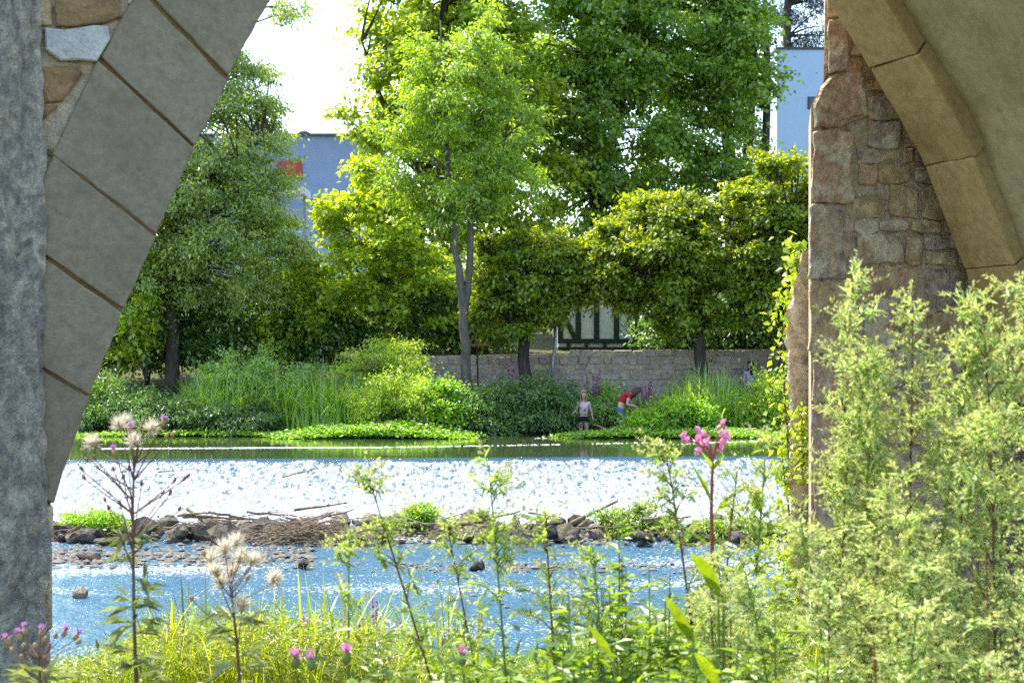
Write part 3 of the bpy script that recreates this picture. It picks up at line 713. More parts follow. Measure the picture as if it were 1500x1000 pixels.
# ------------------------------------------------------------------ trees
def crown_mesh(rg, acc, ells, ncl, nspray, nleaf, L, W, clr, spr, up=.7, flat=.35, droop=.3, shell=.35):
    """leaf sprays spread through ellipsoids; returns the clump centres"""
    cents = []
    tot = sum(e[3] * e[4] * e[5] for e in ells)
    for (cx, cy, cz, rx, ry, rz) in ells:
        n = max(3, int(ncl * rx * ry * rz / tot))
        d = unit(rg.normal(size=(n, 3))); r = rg.uniform(shell, 1, n) ** .6
        c = np.array([cx, cy, cz]) + d * r[:, None] * np.array([rx, ry, rz]); cents.append((c, np.array([cx, cy, cz])))
    for c, ctr in cents:
        n = len(c)
        size = clr * rg.uniform(.55, 1.25, n)
        off = unit(rg.normal(size=(n, nspray, 3))) * (rg.uniform(.2, 1, (n, nspray, 1)) ** .5)
        sc = (c[:, None] + off * size[:, None, None] * np.array([1, 1, .65])).reshape(-1, 3)
        out = unit(sc - ctr); out2 = out.copy(); out2[:, 2] *= .25; out2 = unit(out2 + rg.normal(0, .35, out2.shape))
        # each spray: a thin tilted disc reaching outward and drooping
        k = nleaf; m_ = len(sc)
        a1 = rg.normal(0, 1, (m_, k, 1)) * spr; a2 = rg.normal(0, .6, (m_, k, 1)) * spr; a3 = rg.normal(0, flat, (m_, k, 1)) * spr * .6
        sd = unit(np.cross(out2, np.array([0, 0, 1.]))); upv = np.cross(sd, out2)
        pos = sc[:, None] + out2[:, None] * a1 + sd[:, None] * a2 + upv[:, None] * a3
        pos[:, :, 2] -= droop * np.abs(a1[:, :, 0]) * .5
        dd = out2[:, None] * .7 + rg.normal(0, .55, (m_, k, 3)); dd[:, :, 2] -= droop
        nn_ = np.array([0, 0, 1.]) * up + out[:, None] * .25 + rg.normal(0, .45, (m_, k, 3))
        q = m_ * k
        leaf_quads(acc, pos.reshape(q, 3), dd.reshape(q, 3), nn_.reshape(q, 3), L * rg.uniform(.65, 1.25, q), W * rg.uniform(.7, 1.2, q), .12, .12)
    return np.concatenate([c for c, _ in cents])

def tree(name, label, base, stems, ells, ncl, nspray, nleaf, L, W, clr, spr, lmat, bmat, seed, group=None, cat='tree', limb=.05, cps='crown', **kw):
    """stems: list of (points, radii) relative to the base"""
    rg = np.random.default_rng(seed); base = np.asarray(base, float)
    t = empty(name, base.tolist(), 0, label, cat, group)
    tr_ = Acc(); allp = []
    for pts, rad in stems:
        pts = np.asarray(pts, float)
        s = np.linspace(0, len(pts) - 1, len(pts) * 3); q = np.stack([np.interp(s, np.arange(len(pts)), pts[:, k]) for k in range(3)], 1)
        q[1:-1] += rg.normal(0, .14, q[1:-1].shape) * np.interp(s, np.arange(len(pts)), rad)[1:-1, None]
        tube(tr_, q, np.interp(s, np.arange(len(pts)), rad), 9); allp.append(q[len(q) // 3:])
    allp = np.concatenate(allp)
    cr = Acc(); rel = [(e[0] - base[0], e[1] - base[1], e[2] - base[2], *e[3:]) for e in ells]
    cents = crown_mesh(rg, cr, rel, ncl, nspray, nleaf, L, W, clr, spr, **kw)
    for c in cents:
        d = np.linalg.norm((allp - c) * np.array([1, 1, .8]) + np.array([0, 0, .35 * 1.0]), axis=1) + rg.uniform(0, .6, len(allp))
        low = allp[:, 2] < c[2] + .3
        d = np.where(low, d, d + 3); p0 = allp[np.argmin(d)]
        mid = (p0 + c) / 2 + rg.normal(0, .12, 3); mid[2] += .12 * np.linalg.norm(c - p0)
        ln = np.linalg.norm(c - p0)
        tube(tr_, curve3(p0, mid, c, 5), np.linspace(limb * min(1, .35 + ln * .25), .012, 5), 5, False)
    link('trunk', tr_.mesh('trunk', bmat, True), t)
    link(cps, cr.mesh(cps, lmat), t)
    return t
def E(px, py, D, rx, rz, ry=None):
    """ellipsoid from pixel centre and pixel radii at depth D (depth radius in metres)"""
    p = P(px, py, D); k = D / FP
    return (p[0], p[1], p[2], rx * k, ry if ry else (rx + rz) * .5 * k, rz * k)

# 1 the willow on the left
b = P(254, 603, 45.6)
def rel(px, py, D, b): return tuple(P(px, py, D) - b)
tree('willow_tree', 'grey-green willow with a dark straight trunk, partly behind the bridge arch', b,
     [([(0, 0, -.2), rel(250, 480, 45.6, b), rel(246, 370, 45.6, b), rel(255, 250, 45.8, b), rel(300, 120, 46.0, b), rel(330, -20, 46.1, b)], [.25, .19, .17, .14, .09, .03]),
      ([rel(246, 370, 45.6, b), rel(200, 250, 46.1, b), rel(170, 100, 46.2, b)], [.12, .08, .03]),
      ([rel(248, 330, 45.6, b), rel(330, 240, 45.2, b), rel(395, 200, 45.0, b)], [.1, .06, .02])],
     [E(300, 200, 45.8, 115, 135), E(345, 360, 45.4, 95, 95), E(200, 330, 46.1, 90, 150), E(255, -20, 46.1, 80, 100), E(400, 320, 45.4, 58, 85), E(375, 250, 45.4, 55, 55), E(300, 300, 45.2, 90, 90), E(255, 440, 45.8, 75, 60), E(160, 150, 46.1, 100, 140), E(365, 140, 45.9, 55, 65), E(330, 90, 45.9, 55, 60), E(408, 8, 45.9, 28, 20)],
     480, 10, 30, .14, .055, .5, .27, MAT['leaf_willow'], MAT['bark_dark'], 101, droop=.55, up=.4)
# 2 the ash in the middle with forked trunk
b = P(688, 596, 43.9)
tree('ash_tree', 'slender forked ash with pale bark standing on the bank before the wall', b,
     [([(0, 0, -.2), rel(681, 520, 43.9, b), rel(677, 440, 43.9, b), rel(668, 370, 43.8, b), rel(660, 280, 43.7, b), rel(650, 130, 43.7, b), rel(645, 30, 43.7, b)], [.17, .15, .135, .09, .07, .04, .015]),
      ([rel(679, 470, 43.92, b), rel(687, 400, 44.0, b), rel(692, 300, 44.1, b), rel(710, 150, 44.1, b), rel(715, 30, 44.1, b)], [.13, .11, .085, .05, .015]),
      ([rel(690, 330, 44.1, b), rel(735, 230, 44.3, b), rel(755, 120, 44.3, b)], [.06, .04, .015])],
     [E(665, 130, 43.9, 85, 100), E(600, 220, 43.9, 45, 75), E(735, 210, 44.1, 70, 90), E(665, 250, 43.7, 85, 75), E(690, 55, 44.1, 60, 55), E(780, 250, 44.3, 35, 45), E(640, 60, 43.9, 40, 45)],
     150, 9, 26, .17, .065, .42, .24, MAT['leaf_ash'], MAT['bark_grey'], 102, limb=.035, droop=.4)
# 3 bright maple behind
b = P(610, 470, 57)
tree('maple_tree', 'big bright yellow-green maple rising behind the ash against the sky', b,
     [([(0, 0, -1.), rel(612, 320, 57, b), rel(625, 180, 57, b), rel(650, 20, 57, b), rel(660, -90, 57, b)], [.34, .3, .24, .15, .05]), ([rel(618, 260, 57, b), rel(560, 150, 56.5, b), rel(530, 60, 56, b)], [.16, .1, .03])],
     [E(650, 20, 57, 120, 110), E(588, 110, 56.6, 62, 75), E(522, 168, 56.2, 36, 34), E(700, 150, 57, 120, 90), E(640, 25, 56.6, 60, 62), E(650, -110, 57, 110, 90), E(560, 200, 57, 50, 30), E(640, 250, 57.5, 85, 80), E(760, 270, 57.5, 70, 80), E(620, 340, 57.5, 80, 70), E(725, 335, 57.5, 60, 60)],
     250, 9, 28, .23, .17, .75, .36, MAT['leaf_maple'], MAT['bark_dark'], 103, limb=.07)
# 4 two big dark trees
b = P(880, 470, 60)
tree('lime_tree', 'tall dense dark green tree behind the half-timbered house', b,
     [([(0, 0, -1), rel(875, 300, 60, b), rel(865, 120, 60, b), rel(860, -60, 60, b)], [.4, .34, .25, .08]), ([rel(875, 300, 60, b), rel(910, 150, 60, b), rel(930, 0, 60, b)], [.22, .15, .05])],
     [E(850, 60, 60, 110, 130), E(830, 220, 59.5, 75, 85), E(910, 210, 59.5, 85, 95), E(920, 40, 60, 90, 120), E(860, -120, 60, 120, 90), E(780, 140, 60, 50, 90), E(850, 310, 59.5, 75, 50), E(930, 300, 59.5, 80, 40)],
     260, 9, 28, .22, .15, .8, .38, MAT['leaf_dark'], MAT['bark_dark'], 104, limb=.07)
b = P(1075, 470, 62)
tree('lime_tree', 'tall dark tree with several upright trunks left of the white block', b,
     [([(0, 0, -1), rel(1072, 300, 62, b), rel(1060, 120, 62, b), rel(1050, -60, 62, b)], [.36, .3, .22, .07]), ([(.3, .2, -1), rel(1092, 300, 62, b), rel(1100, 160, 62, b), rel(1108, -60, 62, b)], [.26, .24, .2, .07]), ([(1.0, .3, -1), rel(1120, 280, 62.4, b), rel(1124, 100, 62.4, b), rel(1118, -80, 62.4, b)], [.2, .18, .15, .05])],
     [E(1020, 50, 62, 95, 140), E(1010, 215, 61, 80, 75), E(1080, 80, 61.5, 55, 110), E(1095, 10, 62, 42, 60), E(1050, -110, 62, 90, 90), E(1040, 270, 60.5, 80, 40), E(1108, 215, 62, 22, 50)],
     210, 9, 28, .22, .15, .75, .36, MAT['leaf_dark'], MAT['bark_dark'], 105, limb=.07)
# 5 young bright tree
b = P(575, 548, 46.8)
tree('young_maple', 'young bright yellow-green maple with thin trunk left of the ash', b,
     [([(0, 0, -.3), rel(573, 480, 46.8, b), rel(571, 400, 46.8, b), rel(562, 300, 46.8, b), rel(555, 250, 46.8, b)], [.09, .075, .06, .035, .01]), ([rel(572, 430, 46.8, b), rel(530, 370, 46.6, b), rel(505, 330, 46.6, b)], [.05, .03, .01])],
     [E(545, 330, 46.8, 72, 65), E(520, 410, 46.6, 55, 75), E(600, 390, 46.9, 55, 65), E(530, 275, 46.8, 35, 28), E(600, 470, 46.8, 60, 38), E(545, 235, 46.9, 22, 14), E(480, 330, 46.8, 18, 35)],
     100, 8, 24, .19, .14, .42, .24, MAT['leaf_bright'], MAT['bark_grey'], 106, limb=.025, up=.85, flat=.2)
# 6-8 round-clipped trees on the bank
def round_tree(label, bpx, bpy, D, stem, ells, ncl, seed):
    b = P(bpx, bpy, D)
    tree('round_tree', label, b, [([(0, 0, -.3)] + [rel(*q, b) for q in stem], [.2, .17, .15, .1][:len(stem) + 1])], ells, int(ncl * 1.15), 10, 38, .145, .11, .38, .21, MAT['leaf_round'], MAT['bark_dark'], seed, 'round-crowned trees along the wall', limb=.05, up=.9, flat=.18, shell=.45, droop=.35)
round_tree('small round-crowned tree with short dark trunk right of the ash', 768, 556, 45.0, [(767, 500, 45), (768, 450, 45), (770, 390, 45)], [E(775, 400, 45, 68, 68), E(745, 450, 45, 55, 55), E(796, 435, 45, 34, 45), E(730, 390, 45.3, 40, 45)], 85, 201)
round_tree('broad round-crowned tree with leaning dark trunk in front of the house', 1030, 556, 44.6, [(1022, 490, 44.6), (1012, 430, 44.6), (1000, 360, 44.6)], [E(960, 370, 44.6, 90, 88), E(905, 375, 44.6, 58, 55), E(1020, 400, 44.6, 65, 85), E(862, 398, 44.8, 28, 54), E(838, 370, 44.9, 30, 35), E(1000, 310, 44.6, 55, 35), E(992, 455, 44.6, 52, 38)], 150, 202)
round_tree('tall round-crowned tree beside the stone buttress', 1150, 545, 44.2, [(1150, 490, 44.2), (1152, 430, 44.2), (1155, 350, 44.2)], [E(1150, 290, 44.2, 65, 72), E(1120, 370, 44.2, 62, 80), E(1190, 380, 44.2, 80, 100), E(1150, 440, 44.2, 90, 50), E(1100, 300, 44.2, 35, 28)], 135, 203)
# conifer behind the white block, and its neighbour
b = P(1158, 300, 95)
tree('pine_tree', 'dark thin-branched tree rising behind the white block', b, [([(0, 0, -6), rel(1157, 100, 95, b), rel(1152, -80, 95, b)], [.4, .3, .15])],
     [E(1195, 20, 95, 40, 55), E(1170, -60, 95, 50, 50), E(1145, 10, 95, 20, 30)], 45, 8, 26, .34, .06, 1.0, .5, MAT['leaf_conifer'], MAT['bark_dark'], 301, limb=.08)

# shrubs and hedges on the far bank
def shrub(name, label, base, ells, ncl, L, W, clr, spr, lmat, seed, group=None, nspray=8, nleaf=24, cat='shrub', **kw):
    base = np.asarray(base, float); rg = np.random.default_rng(seed)
    st = [([(0, 0, -.3), tuple(np.array(e[:3]) - base + rg.normal(0, .1, 3))], [.045, .012]) for e in ells]
    return tree(name, label, base, st, ells, ncl, nspray, nleaf, L, W, clr, spr, lmat, MAT['bark_dark'], seed, group, cat, limb=.018, cps='foliage', **kw)
hedge = 'dark shrubs under the trees on the far bank'
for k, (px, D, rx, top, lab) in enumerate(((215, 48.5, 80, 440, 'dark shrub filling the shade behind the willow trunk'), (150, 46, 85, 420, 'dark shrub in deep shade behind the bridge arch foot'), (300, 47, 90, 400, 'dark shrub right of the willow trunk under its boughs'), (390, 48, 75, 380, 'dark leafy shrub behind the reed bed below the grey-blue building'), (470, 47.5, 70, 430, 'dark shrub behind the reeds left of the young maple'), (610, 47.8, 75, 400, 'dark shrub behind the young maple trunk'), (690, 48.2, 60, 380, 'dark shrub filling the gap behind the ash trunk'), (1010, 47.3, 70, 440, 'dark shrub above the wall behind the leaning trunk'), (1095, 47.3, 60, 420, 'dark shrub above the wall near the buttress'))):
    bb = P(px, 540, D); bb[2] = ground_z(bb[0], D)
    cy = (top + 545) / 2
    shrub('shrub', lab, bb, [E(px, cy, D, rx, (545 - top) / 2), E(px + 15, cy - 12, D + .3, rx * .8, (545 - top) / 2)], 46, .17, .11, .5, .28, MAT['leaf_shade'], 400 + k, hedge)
b = P(440, 530, 47.0); shrub('shrub', 'bright yellow-green shrub catching sun left of the young maple', b, [E(440, 420, 47, 42, 55), E(420, 490, 47, 30, 35), E(465, 470, 47, 28, 45)], 44, .17, .13, .38, .23, MAT['leaf_bright'], 431)
b = P(215, 545, 45.2); shrub('shrub', 'sun-flecked green shrub left of the willow trunk', b, [E(212, 410, 45.2, 36, 60), E(190, 480, 45.2, 40, 45)], 36, .17, .13, .4, .23, MAT['leaf_bright'], 432)
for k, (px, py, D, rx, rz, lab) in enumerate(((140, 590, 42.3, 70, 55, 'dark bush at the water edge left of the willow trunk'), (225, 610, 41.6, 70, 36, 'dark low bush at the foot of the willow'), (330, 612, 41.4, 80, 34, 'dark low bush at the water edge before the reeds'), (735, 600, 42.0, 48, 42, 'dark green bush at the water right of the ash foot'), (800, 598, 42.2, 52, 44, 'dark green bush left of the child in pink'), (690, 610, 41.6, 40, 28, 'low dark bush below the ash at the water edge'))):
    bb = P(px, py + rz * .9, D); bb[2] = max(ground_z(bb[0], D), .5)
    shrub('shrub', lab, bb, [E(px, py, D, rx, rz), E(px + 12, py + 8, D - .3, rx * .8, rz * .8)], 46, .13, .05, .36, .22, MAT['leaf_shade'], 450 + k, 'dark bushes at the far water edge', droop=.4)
for k, (px, py, D, rx, rz, mt, lab) in enumerate(((884, 595, 43.2, 24, 36, 'leaf_reed', 'light green willowherb bush between the two people'), (585, 580, 41.3, 70, 44, 'leaf_fluffy', 'fluffy pale yellow-green plant in the middle of the far bank'), (645, 592, 41.2, 36, 36, 'leaf_cress', 'bright yellow-green leafy plant at the far bank below the ash'), (958, 616, 41.0, 26, 14, 'leaf_cress', 'bright leafy bush in front of the bending person'), (1130, 590, 41.8, 32, 42, 'leaf_fluffy', 'pale leafy plant beside the broken wall end'), (1000, 612, 41.2, 50, 20, 'leaf_cress', 'low bright leafy plant at the water before the tall reeds'), (560, 535, 43.5, 70, 34, 'leaf_fluffy', 'pale bush behind the fluffy yellow-green plant'), (380, 545, 43.2, 80, 30, 'leaf_reed', 'grey-green bush among the reeds'), (1170, 535, 44.4, 16, 24, 'leaf_shade', 'dark bush against the wall by the buttress'))):
    bb = P(px, py + rz * .9, D); bb[2] = max(ground_z(bb[0], D), .5)
    shrub('bush', lab, bb, [E(px, py, D, rx, rz), E(px - 8, py + 10, D - .3, rx * .9, rz * .7)], 42, .12, .04 if mt != 'leaf_cress' else .08, .3, .2, MAT[mt], 480 + k, droop=.2)

# ------------------------------------------------------------------ reeds, iris, cress and loosestrife on the far bank
rg = np.random.default_rng(77)
def blades(name, label, n, pxr, Dr, ground, hr, W, lean, mat, seed, seg=4, kind='stuff', cat=None, env=None):
    rg = np.random.default_rng(seed); D = rg.uniform(*Dr, n); px = rg.uniform(*pxr, n)
    x = (px - 750) / FP * D; z = ground(x, D)
    hgt = rg.uniform(*hr, n)
    if env is not None: hgt *= env(px)
    Pp = np.stack([x, D, z], 1); th = rg.uniform(0, 2 * PI, n)
    a = Acc(); bend = np.stack([np.cos(th), np.sin(th), 0 * th], 1) * (np.abs(rg.normal(0, lean, n)))[:, None]
    sd = np.stack([np.cos(th + rg.normal(PI / 2, .5, n)), np.sin(th + PI / 2), 0 * th], 1)
    blade(a, Pp, np.array([0, 0, 1.]) + rg.normal(0, .08, (n, 3)), sd, hgt, W * rg.uniform(.7, 1.3, n), bend, seg)
    return tag(link(name, a.mesh(name, MAT[mat])), label, cat, None, kind)
gz = lambda x, y: ground_z(x, y) - .03
blades('reed_bed', 'pale green reeds with arching leaves along the far bank', 5200, (262, 640), (41.6, 44.6), gz, (.9, 1.9), .034, .62, 'leaf_reed', 1, env=lambda px: np.interp(px, [262, 300, 420, 560, 640], [.6, 1, 1.05, .95, .55]))
blades('reed_bed', 'tall green reeds right of the bending person', 2600, (985, 1150), (41.4, 44.0), gz, (.9, 1.75), .04, .6, 'leaf_reed', 2, env=lambda px: np.interp(px, [985, 1010, 1055, 1080, 1095, 1112, 1125, 1150], [.7, 1.05, 1.05, .8, .55, .55, .7, .7]))
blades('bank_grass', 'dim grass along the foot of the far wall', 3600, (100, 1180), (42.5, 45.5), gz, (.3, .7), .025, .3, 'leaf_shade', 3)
def iris(label, pxs, D, h, n, seed):
    rg = np.random.default_rng(seed); c = P((pxs[0] + pxs[1]) / 2, 500, D); c[2] = max(ground_z(c[0], D), .72)
    t = empty('iris_clump', c.tolist(), 0, label, 'plant', 'sword-leaved iris clumps at the far water edge')
    half = (pxs[1] - pxs[0]) / 2 / FP * D
    for k in range(n):
        a = Acc(); x = rg.uniform(-half, half); th = rg.normal(0, .16)
        blade(a, np.array([[x, rg.uniform(-.3, .3), -.05]]), np.array([[math.sin(th), rg.normal(0, .08), 1]]), np.array([[1, rg.normal(0, .5), 0]]), h * rg.uniform(.65, 1.1), .055, np.array([[rg.normal(0, .1), 0, 0]]), 4)
        link('leaf', a.mesh('leaf', MAT['leaf_iris']), t)
iris('clump of upright sword-shaped iris leaves before the reeds', (425, 520), 40.9, 1.1, 46, 5)
iris('clump of long bright sword leaves standing right of the red-shirted person', (968, 1010), 41.3, 1.55, 22, 6)
iris('clump of bright sword leaves among the reeds near the broken wall', (1050, 1110), 41.6, 1.55, 34, 7)
def cress(label, pxr, Dr, n, zt, seed):
    rg = np.random.default_rng(seed); D = rg.uniform(*Dr, n); px = rg.uniform(*pxr, n)
    ctr = (pxr[0] + pxr[1]) / 2; hl = (pxr[1] - pxr[0]) / 2
    f = np.clip(1 - ((px - ctr) / hl) ** 2 * .8 - ((D - sum(Dr) / 2) / ((Dr[1] - Dr[0]) / 2)) ** 2 * .35, .05, 1)
    f = f * (.35 + 1.1 * vnoise(px * .05, D, 1.3, seed)); px = px + rg.normal(0, 14, n); D = D + rg.normal(0, .12, n)
    pos = np.stack([(px - 750) / FP * D, D, ZU + .01 + zt * f * rg.uniform(.1, 1, n) ** .7], 1)
    a = Acc(); leaf_quads(a, pos, np.concatenate([rg.normal(0, 1, (n, 2)), rg.uniform(-.1, .6, (n, 1))], 1), np.array([0, -.2, 1.]) + rg.normal(0, .4, (n, 3)), .11 * rg.uniform(.6, 1.3, n), .075, .1, .1)
    tag(link('cress_mat', a.mesh('cress_mat', MAT['leaf_cress'])), label, 'water plants', None, 'stuff')
cress('bright green mat of water cress at the far bank', (412, 682), (39.3, 41.0), 9000, .36, 1)
cress('bright green mat of water plants below the two people', (828, 1150), (39.6, 41.0), 9000, .22, 2)
cress('thin fringe of water plants left of the iris clump', (120, 420), (40.2, 41.0), 2500, .15, 3)
def spike_plant(name, label, base, h, nst, spread, lmat, fmat, seed, group, leafL=.09, leafW=.022, fl=.35, fsize=.02, ns=60, dens=1.0, cat='plant', smat='stem_green'):
    """upright leafy stems ending in flower spikes"""
    rg = np.random.default_rng(seed); t = empty(name, np.asarray(base, float).tolist(), 0, label, cat, group)
    for k in range(nst):
        top = np.array([rg.normal(0, spread), rg.normal(0, spread), h * rg.uniform(.78, 1.0)]); b0 = np.array([top[0] * .3, top[1] * .3, -.05])
        c = curve3(b0, (b0 + top) / 2 + rg.normal(0, .02, 3), top, 9)
        a = Acc(); tube(a, c, np.linspace(.0042, .0016, 9), 5, False); st = link('stem', a.mesh('stem', MAT[smat], True), t)
        n = int(34 * h * dens); s = rg.uniform(.1, 1 - fl * .8, n); pos = np.stack([np.interp(s, np.linspace(0, 1, 9), c[:, q]) for q in range(3)], 1)
        th = rg.uniform(0, 2 * PI, n); d = np.stack([np.cos(th), np.sin(th), rg.uniform(.1, .8, n)], 1)
        a = Acc(); leaf_quads(a, pos, d, np.array([0, 0, 1.]) + rg.normal(0, .2, (n, 3)), leafL * rg.uniform(.6, 1.2, n) * (1.15 - .6 * s), leafW, .1, .25); link('leaves', a.mesh('leaves', MAT[lmat]), st)
        if fmat:
            n = ns; s = rg.uniform(1 - fl, 1.0, n); pos = np.stack([np.interp(s, np.linspace(0, 1, 9), c[:, q]) for q in range(3)], 1)
            th = rg.uniform(0, 2 * PI, n); d = np.stack([np.cos(th), np.sin(th), rg.uniform(.0, .6, n)], 1)
            a = Acc(); leaf_quads(a, pos, d, np.array([0, 0, 1.]) + rg.normal(0, .4, (n, 3)), fsize * (1.3 - .7 * (s - 1 + fl) / fl) * rg.uniform(.7, 1.2, n), fsize * .8, .15, .1); link('flower_spike', a.mesh('flower_spike', MAT[fmat]), st)
    return t
for k, (px, py, D, h, n, lab) in enumerate(((748, 600, 43.0, 1.5, 5, 'purple loosestrife spikes by the short round-crowned tree'), (872, 600, 42.9, 1.35, 5, 'purple loosestrife spikes behind the child in pink'), (948, 600, 42.8, 1.1, 4, 'purple loosestrife leaning right of the bending person'), (675, 600, 43.4, .9, 4, 'faint purple loosestrife beside the ash trunk'), (775, 605, 42.2, .9, 5, 'dim purple loosestrife among the dark bushes'))):
    bb = P(px, py, D); bb[2] = max(ground_z(bb[0], D), .7)
    spike_plant('loosestrife', lab, bb, h + .25, n, .14, 'leaf_reed', 'purple', 600 + k, 'purple loosestrife on the far bank', fsize=.06, ns=70, fl=.38)

# ------------------------------------------------------------------ people on the far bank
skin = simple('skin', (.62, .40, .30), .6, .3, .08)
hair_b = simple('hair_blond', (.42, .26, .11), .6, .3, .4, 20)
hair_br = simple('hair_brown', (.10, .055, .03), .6, .3, .4, 20)
hair_k = simple('hair_black', (.02, .016, .018), .5, .3, .3, 20)
top_p = simple('top_pink', (.72, .48, .56), .9, .1, .1)
top_r = simple('top_red', (.50, .025, .04), .9, .1, .15)
top_l = simple('top_lilac', (.45, .38, .60), .9, .1, .1)
shorts_k = simple('shorts_black', (.02, .02, .03), .9, .1)
jeans = simple('jeans_blue', (.12, .20, .33), .9, .1, .3, 15)
def skinned(name, pts, edges, mat, parent, sub=2, root=0):
    me = bpy.data.meshes.new(name); me.from_pydata([p[0] for p in pts], edges, []); me.materials.append(mat)
    o = link(name, me, parent); md = o.modifiers.new('Skin', 'SKIN'); md.use_smooth_shade = True
    if not me.skin_vertices: me.attributes.new
    for i, p in enumerate(pts):
        sv = me.skin_vertices[0].data[i]; r = p[1]; sv.radius = (r, r) if not hasattr(r, '__len__') else r; sv.use_root = (i == root)
    s = o.modifiers.new('Sub', 'SUBSURF'); s.levels = sub; s.render_levels = sub
    return o
def hand(pts, edges, wrist, d, side, s):
    """palm and five fingers on the wrist vertex; d pointing direction, side across the palm"""
    d = Vector(d).normalized(); side = Vector(side).normalized(); w = Vector(pts[wrist][0])
    pts.append((tuple(w + d * .045 * s), .024 * s)); palm = len(pts) - 1; edges.append((wrist, palm))
    curl = d.cross(side) * -.25
    for k, (off, ln) in enumerate(((-.028, .055), (-.010, .065), (.010, .06), (.027, .048), (-.045, .03))):
        b0 = w + d * ((.075 if k < 4 else .03) * s) + side * off * s
        pts.append((tuple(b0), .0095 * s)); i0 = len(pts) - 1; edges.append((palm, i0))
        pts.append((tuple(b0 + (d + curl * .6 + side * (0 if k < 4 else -.7)) * ln * .55 * s), .0085 * s)); edges.append((i0, i0 + 1))
        pts.append((tuple(b0 + (d + curl * 1.5 + side * (0 if k < 4 else -.6)) * ln * s), .007 * s)); edges.append((i0 + 1, i0 + 2))
def head_parts(parent, c, rot, s, hairmat, hair_len):
    """hair cap, eyes, mouth as children; c head centre; rot orientation matrix (face looks along -y of it)"""
    bm = bmesh.new(); bmesh.ops.create_icosphere(bm, subdivisions=3, radius=1)
    for v in list(bm.verts):
        x, y, z_ = v.co
        k = 1.0
        v.co = Vector((x * .088, y * .102 + .008, z_ * .115 + .012)) * s
        if z_ < .1: v.co.z -= hair_len * s * (0.1 - z_) * (1 if y > -.2 else .6); v.co.x *= 1.05
    bmesh.ops.delete(bm, geom=[v for v in bm.verts if v.co.y < -.062 * s and v.co.z < .055 * s], context='VERTS')
    bmesh.ops.solidify(bm, geom=bm.faces[:], thickness=-.012 * s)
    me = bpy.data.meshes.new('hair'); bm.to_mesh(me); bm.free(); me.materials.append(hairmat)
    for p in me.polygons: p.use_smooth = True
    o = link('hair', me, parent); o.matrix_local = Matrix.Translation(c) @ rot
    for sx in (-1, 1):
        bm = bmesh.new(); bmesh.ops.create_icosphere(bm, subdivisions=2, radius=.012 * s); me = bpy.data.meshes.new('eye'); bm.to_mesh(me); bm.free(); me.materials.append(hair_k)
        o = link('eye', me, parent); o.matrix_local = Matrix.Translation(c) @ rot @ Matrix.Translation(Vector((sx * .032, -.087, 0.0)) * s)
    a = Acc(); boxacc(a, -.022 * s, .022 * s, -.094 * s, -.08 * s, -.055 * s, -.045 * s); o = link('mouth', a.mesh('mouth', top_r), parent); o.matrix_local = Matrix.Translation(c) @ rot
def head_chain(pts, edges, neck, c, rot, s):
    """skull, jaw, nose and ears grown from the neck vertex"""
    q = lambda x, y, z_: tuple(c + rot @ Vector((x, y, z_)) * s)
    n0 = len(pts)
    pts += [(q(0, .0, -.06), .072 * s), (q(0, .012, .02), .086 * s), (q(0, .012, .07), .062 * s), (q(0, -.075, -.035), .022 * s), (q(0, -.105, -.012), .012 * s)]
    edges += [(neck, n0), (n0, n0 + 1), (n0 + 1, n0 + 2), (n0, n0 + 3), (n0 + 3, n0 + 4)]

# child in pink, standing at the water's edge
g0 = P(855, 650, 41.6); F0 = Vector((g0[0], 41.6, .62))
pk = empty('person', F0, 0, 'child in a pale pink top and black shorts standing at the water edge', 'person', 'people on the far bank')
s = .80; I3 = Matrix.Identity(3)
hc = Vector((0, -.02, 1.31))
pts = [((0, 0, .66), .095), ((0, .005, .80), .088), ((0, .0, .95), .098), ((0, 0, 1.04), .085), ((0, 0, 1.13), .038), ((0, -.005, 1.19), .036)]
edges = [(0, 1), (1, 2), (2, 3), (3, 4), (4, 5)]
head_chain(pts, edges, 5, hc, I3, 1.0)
for sx, el, wr in ((-1, (-.215, -.02, .87), (-.30, -.14, .80)), (1, (.21, -.01, .86), (.245, -.06, .68))):
    n = len(pts); pts += [((sx * .135, 0, 1.06), .046), (el, .034), (wr, .022)]; edges += [(3, n), (n, n + 1), (n + 1, n + 2)]
    dv = Vector(wr) - Vector(el); hand(pts, edges, n + 2, dv, Vector((0, 1, .3)) if sx > 0 else Vector((.3, 1, 0)), .8)
for sx in (-1, 1):
    n = len(pts); pts += [((sx * .075, 0, .60), .082), ((sx * .082, -.01, .35), .055), ((sx * .085, .01, .08), .036), ((sx * .088, -.10, .03), .03)]; edges += [(0, n), (n, n + 1), (n + 1, n + 2), (n + 2, n + 3)]
skinned('body', pts, edges, skin, pk)
skinned('top', [((0, .0, .72), (.135, .125)), ((0, .005, .85), (.13, .12)), ((0, 0, .97), (.138, .125)), ((0, 0, 1.06), (.118, .105)), ((0, 0, 1.10), (.07, .06)), ((-.14, 0, 1.07), .06), ((-.17, -.003, 1.0), .055), ((.14, 0, 1.07), .06), ((.17, -.003, 1.0), .055)], [(0, 1), (1, 2), (2, 3), (3, 4), (3, 5), (5, 6), (3, 7), (7, 8)], top_p, pk)
skinned('shorts', [((0, 0, .74), .118), ((0, 0, .66), .125), ((-.08, 0, .6), .095), ((-.083, 0, .52), .085), ((.08, 0, .6), .095), ((.083, 0, .52), .085)], [(0, 1), (1, 2), (2, 3), (1, 4), (4, 5)], shorts_k, pk)
head_parts(pk, hc, I3.to_4x4(), 1.0, hair_b, .25)
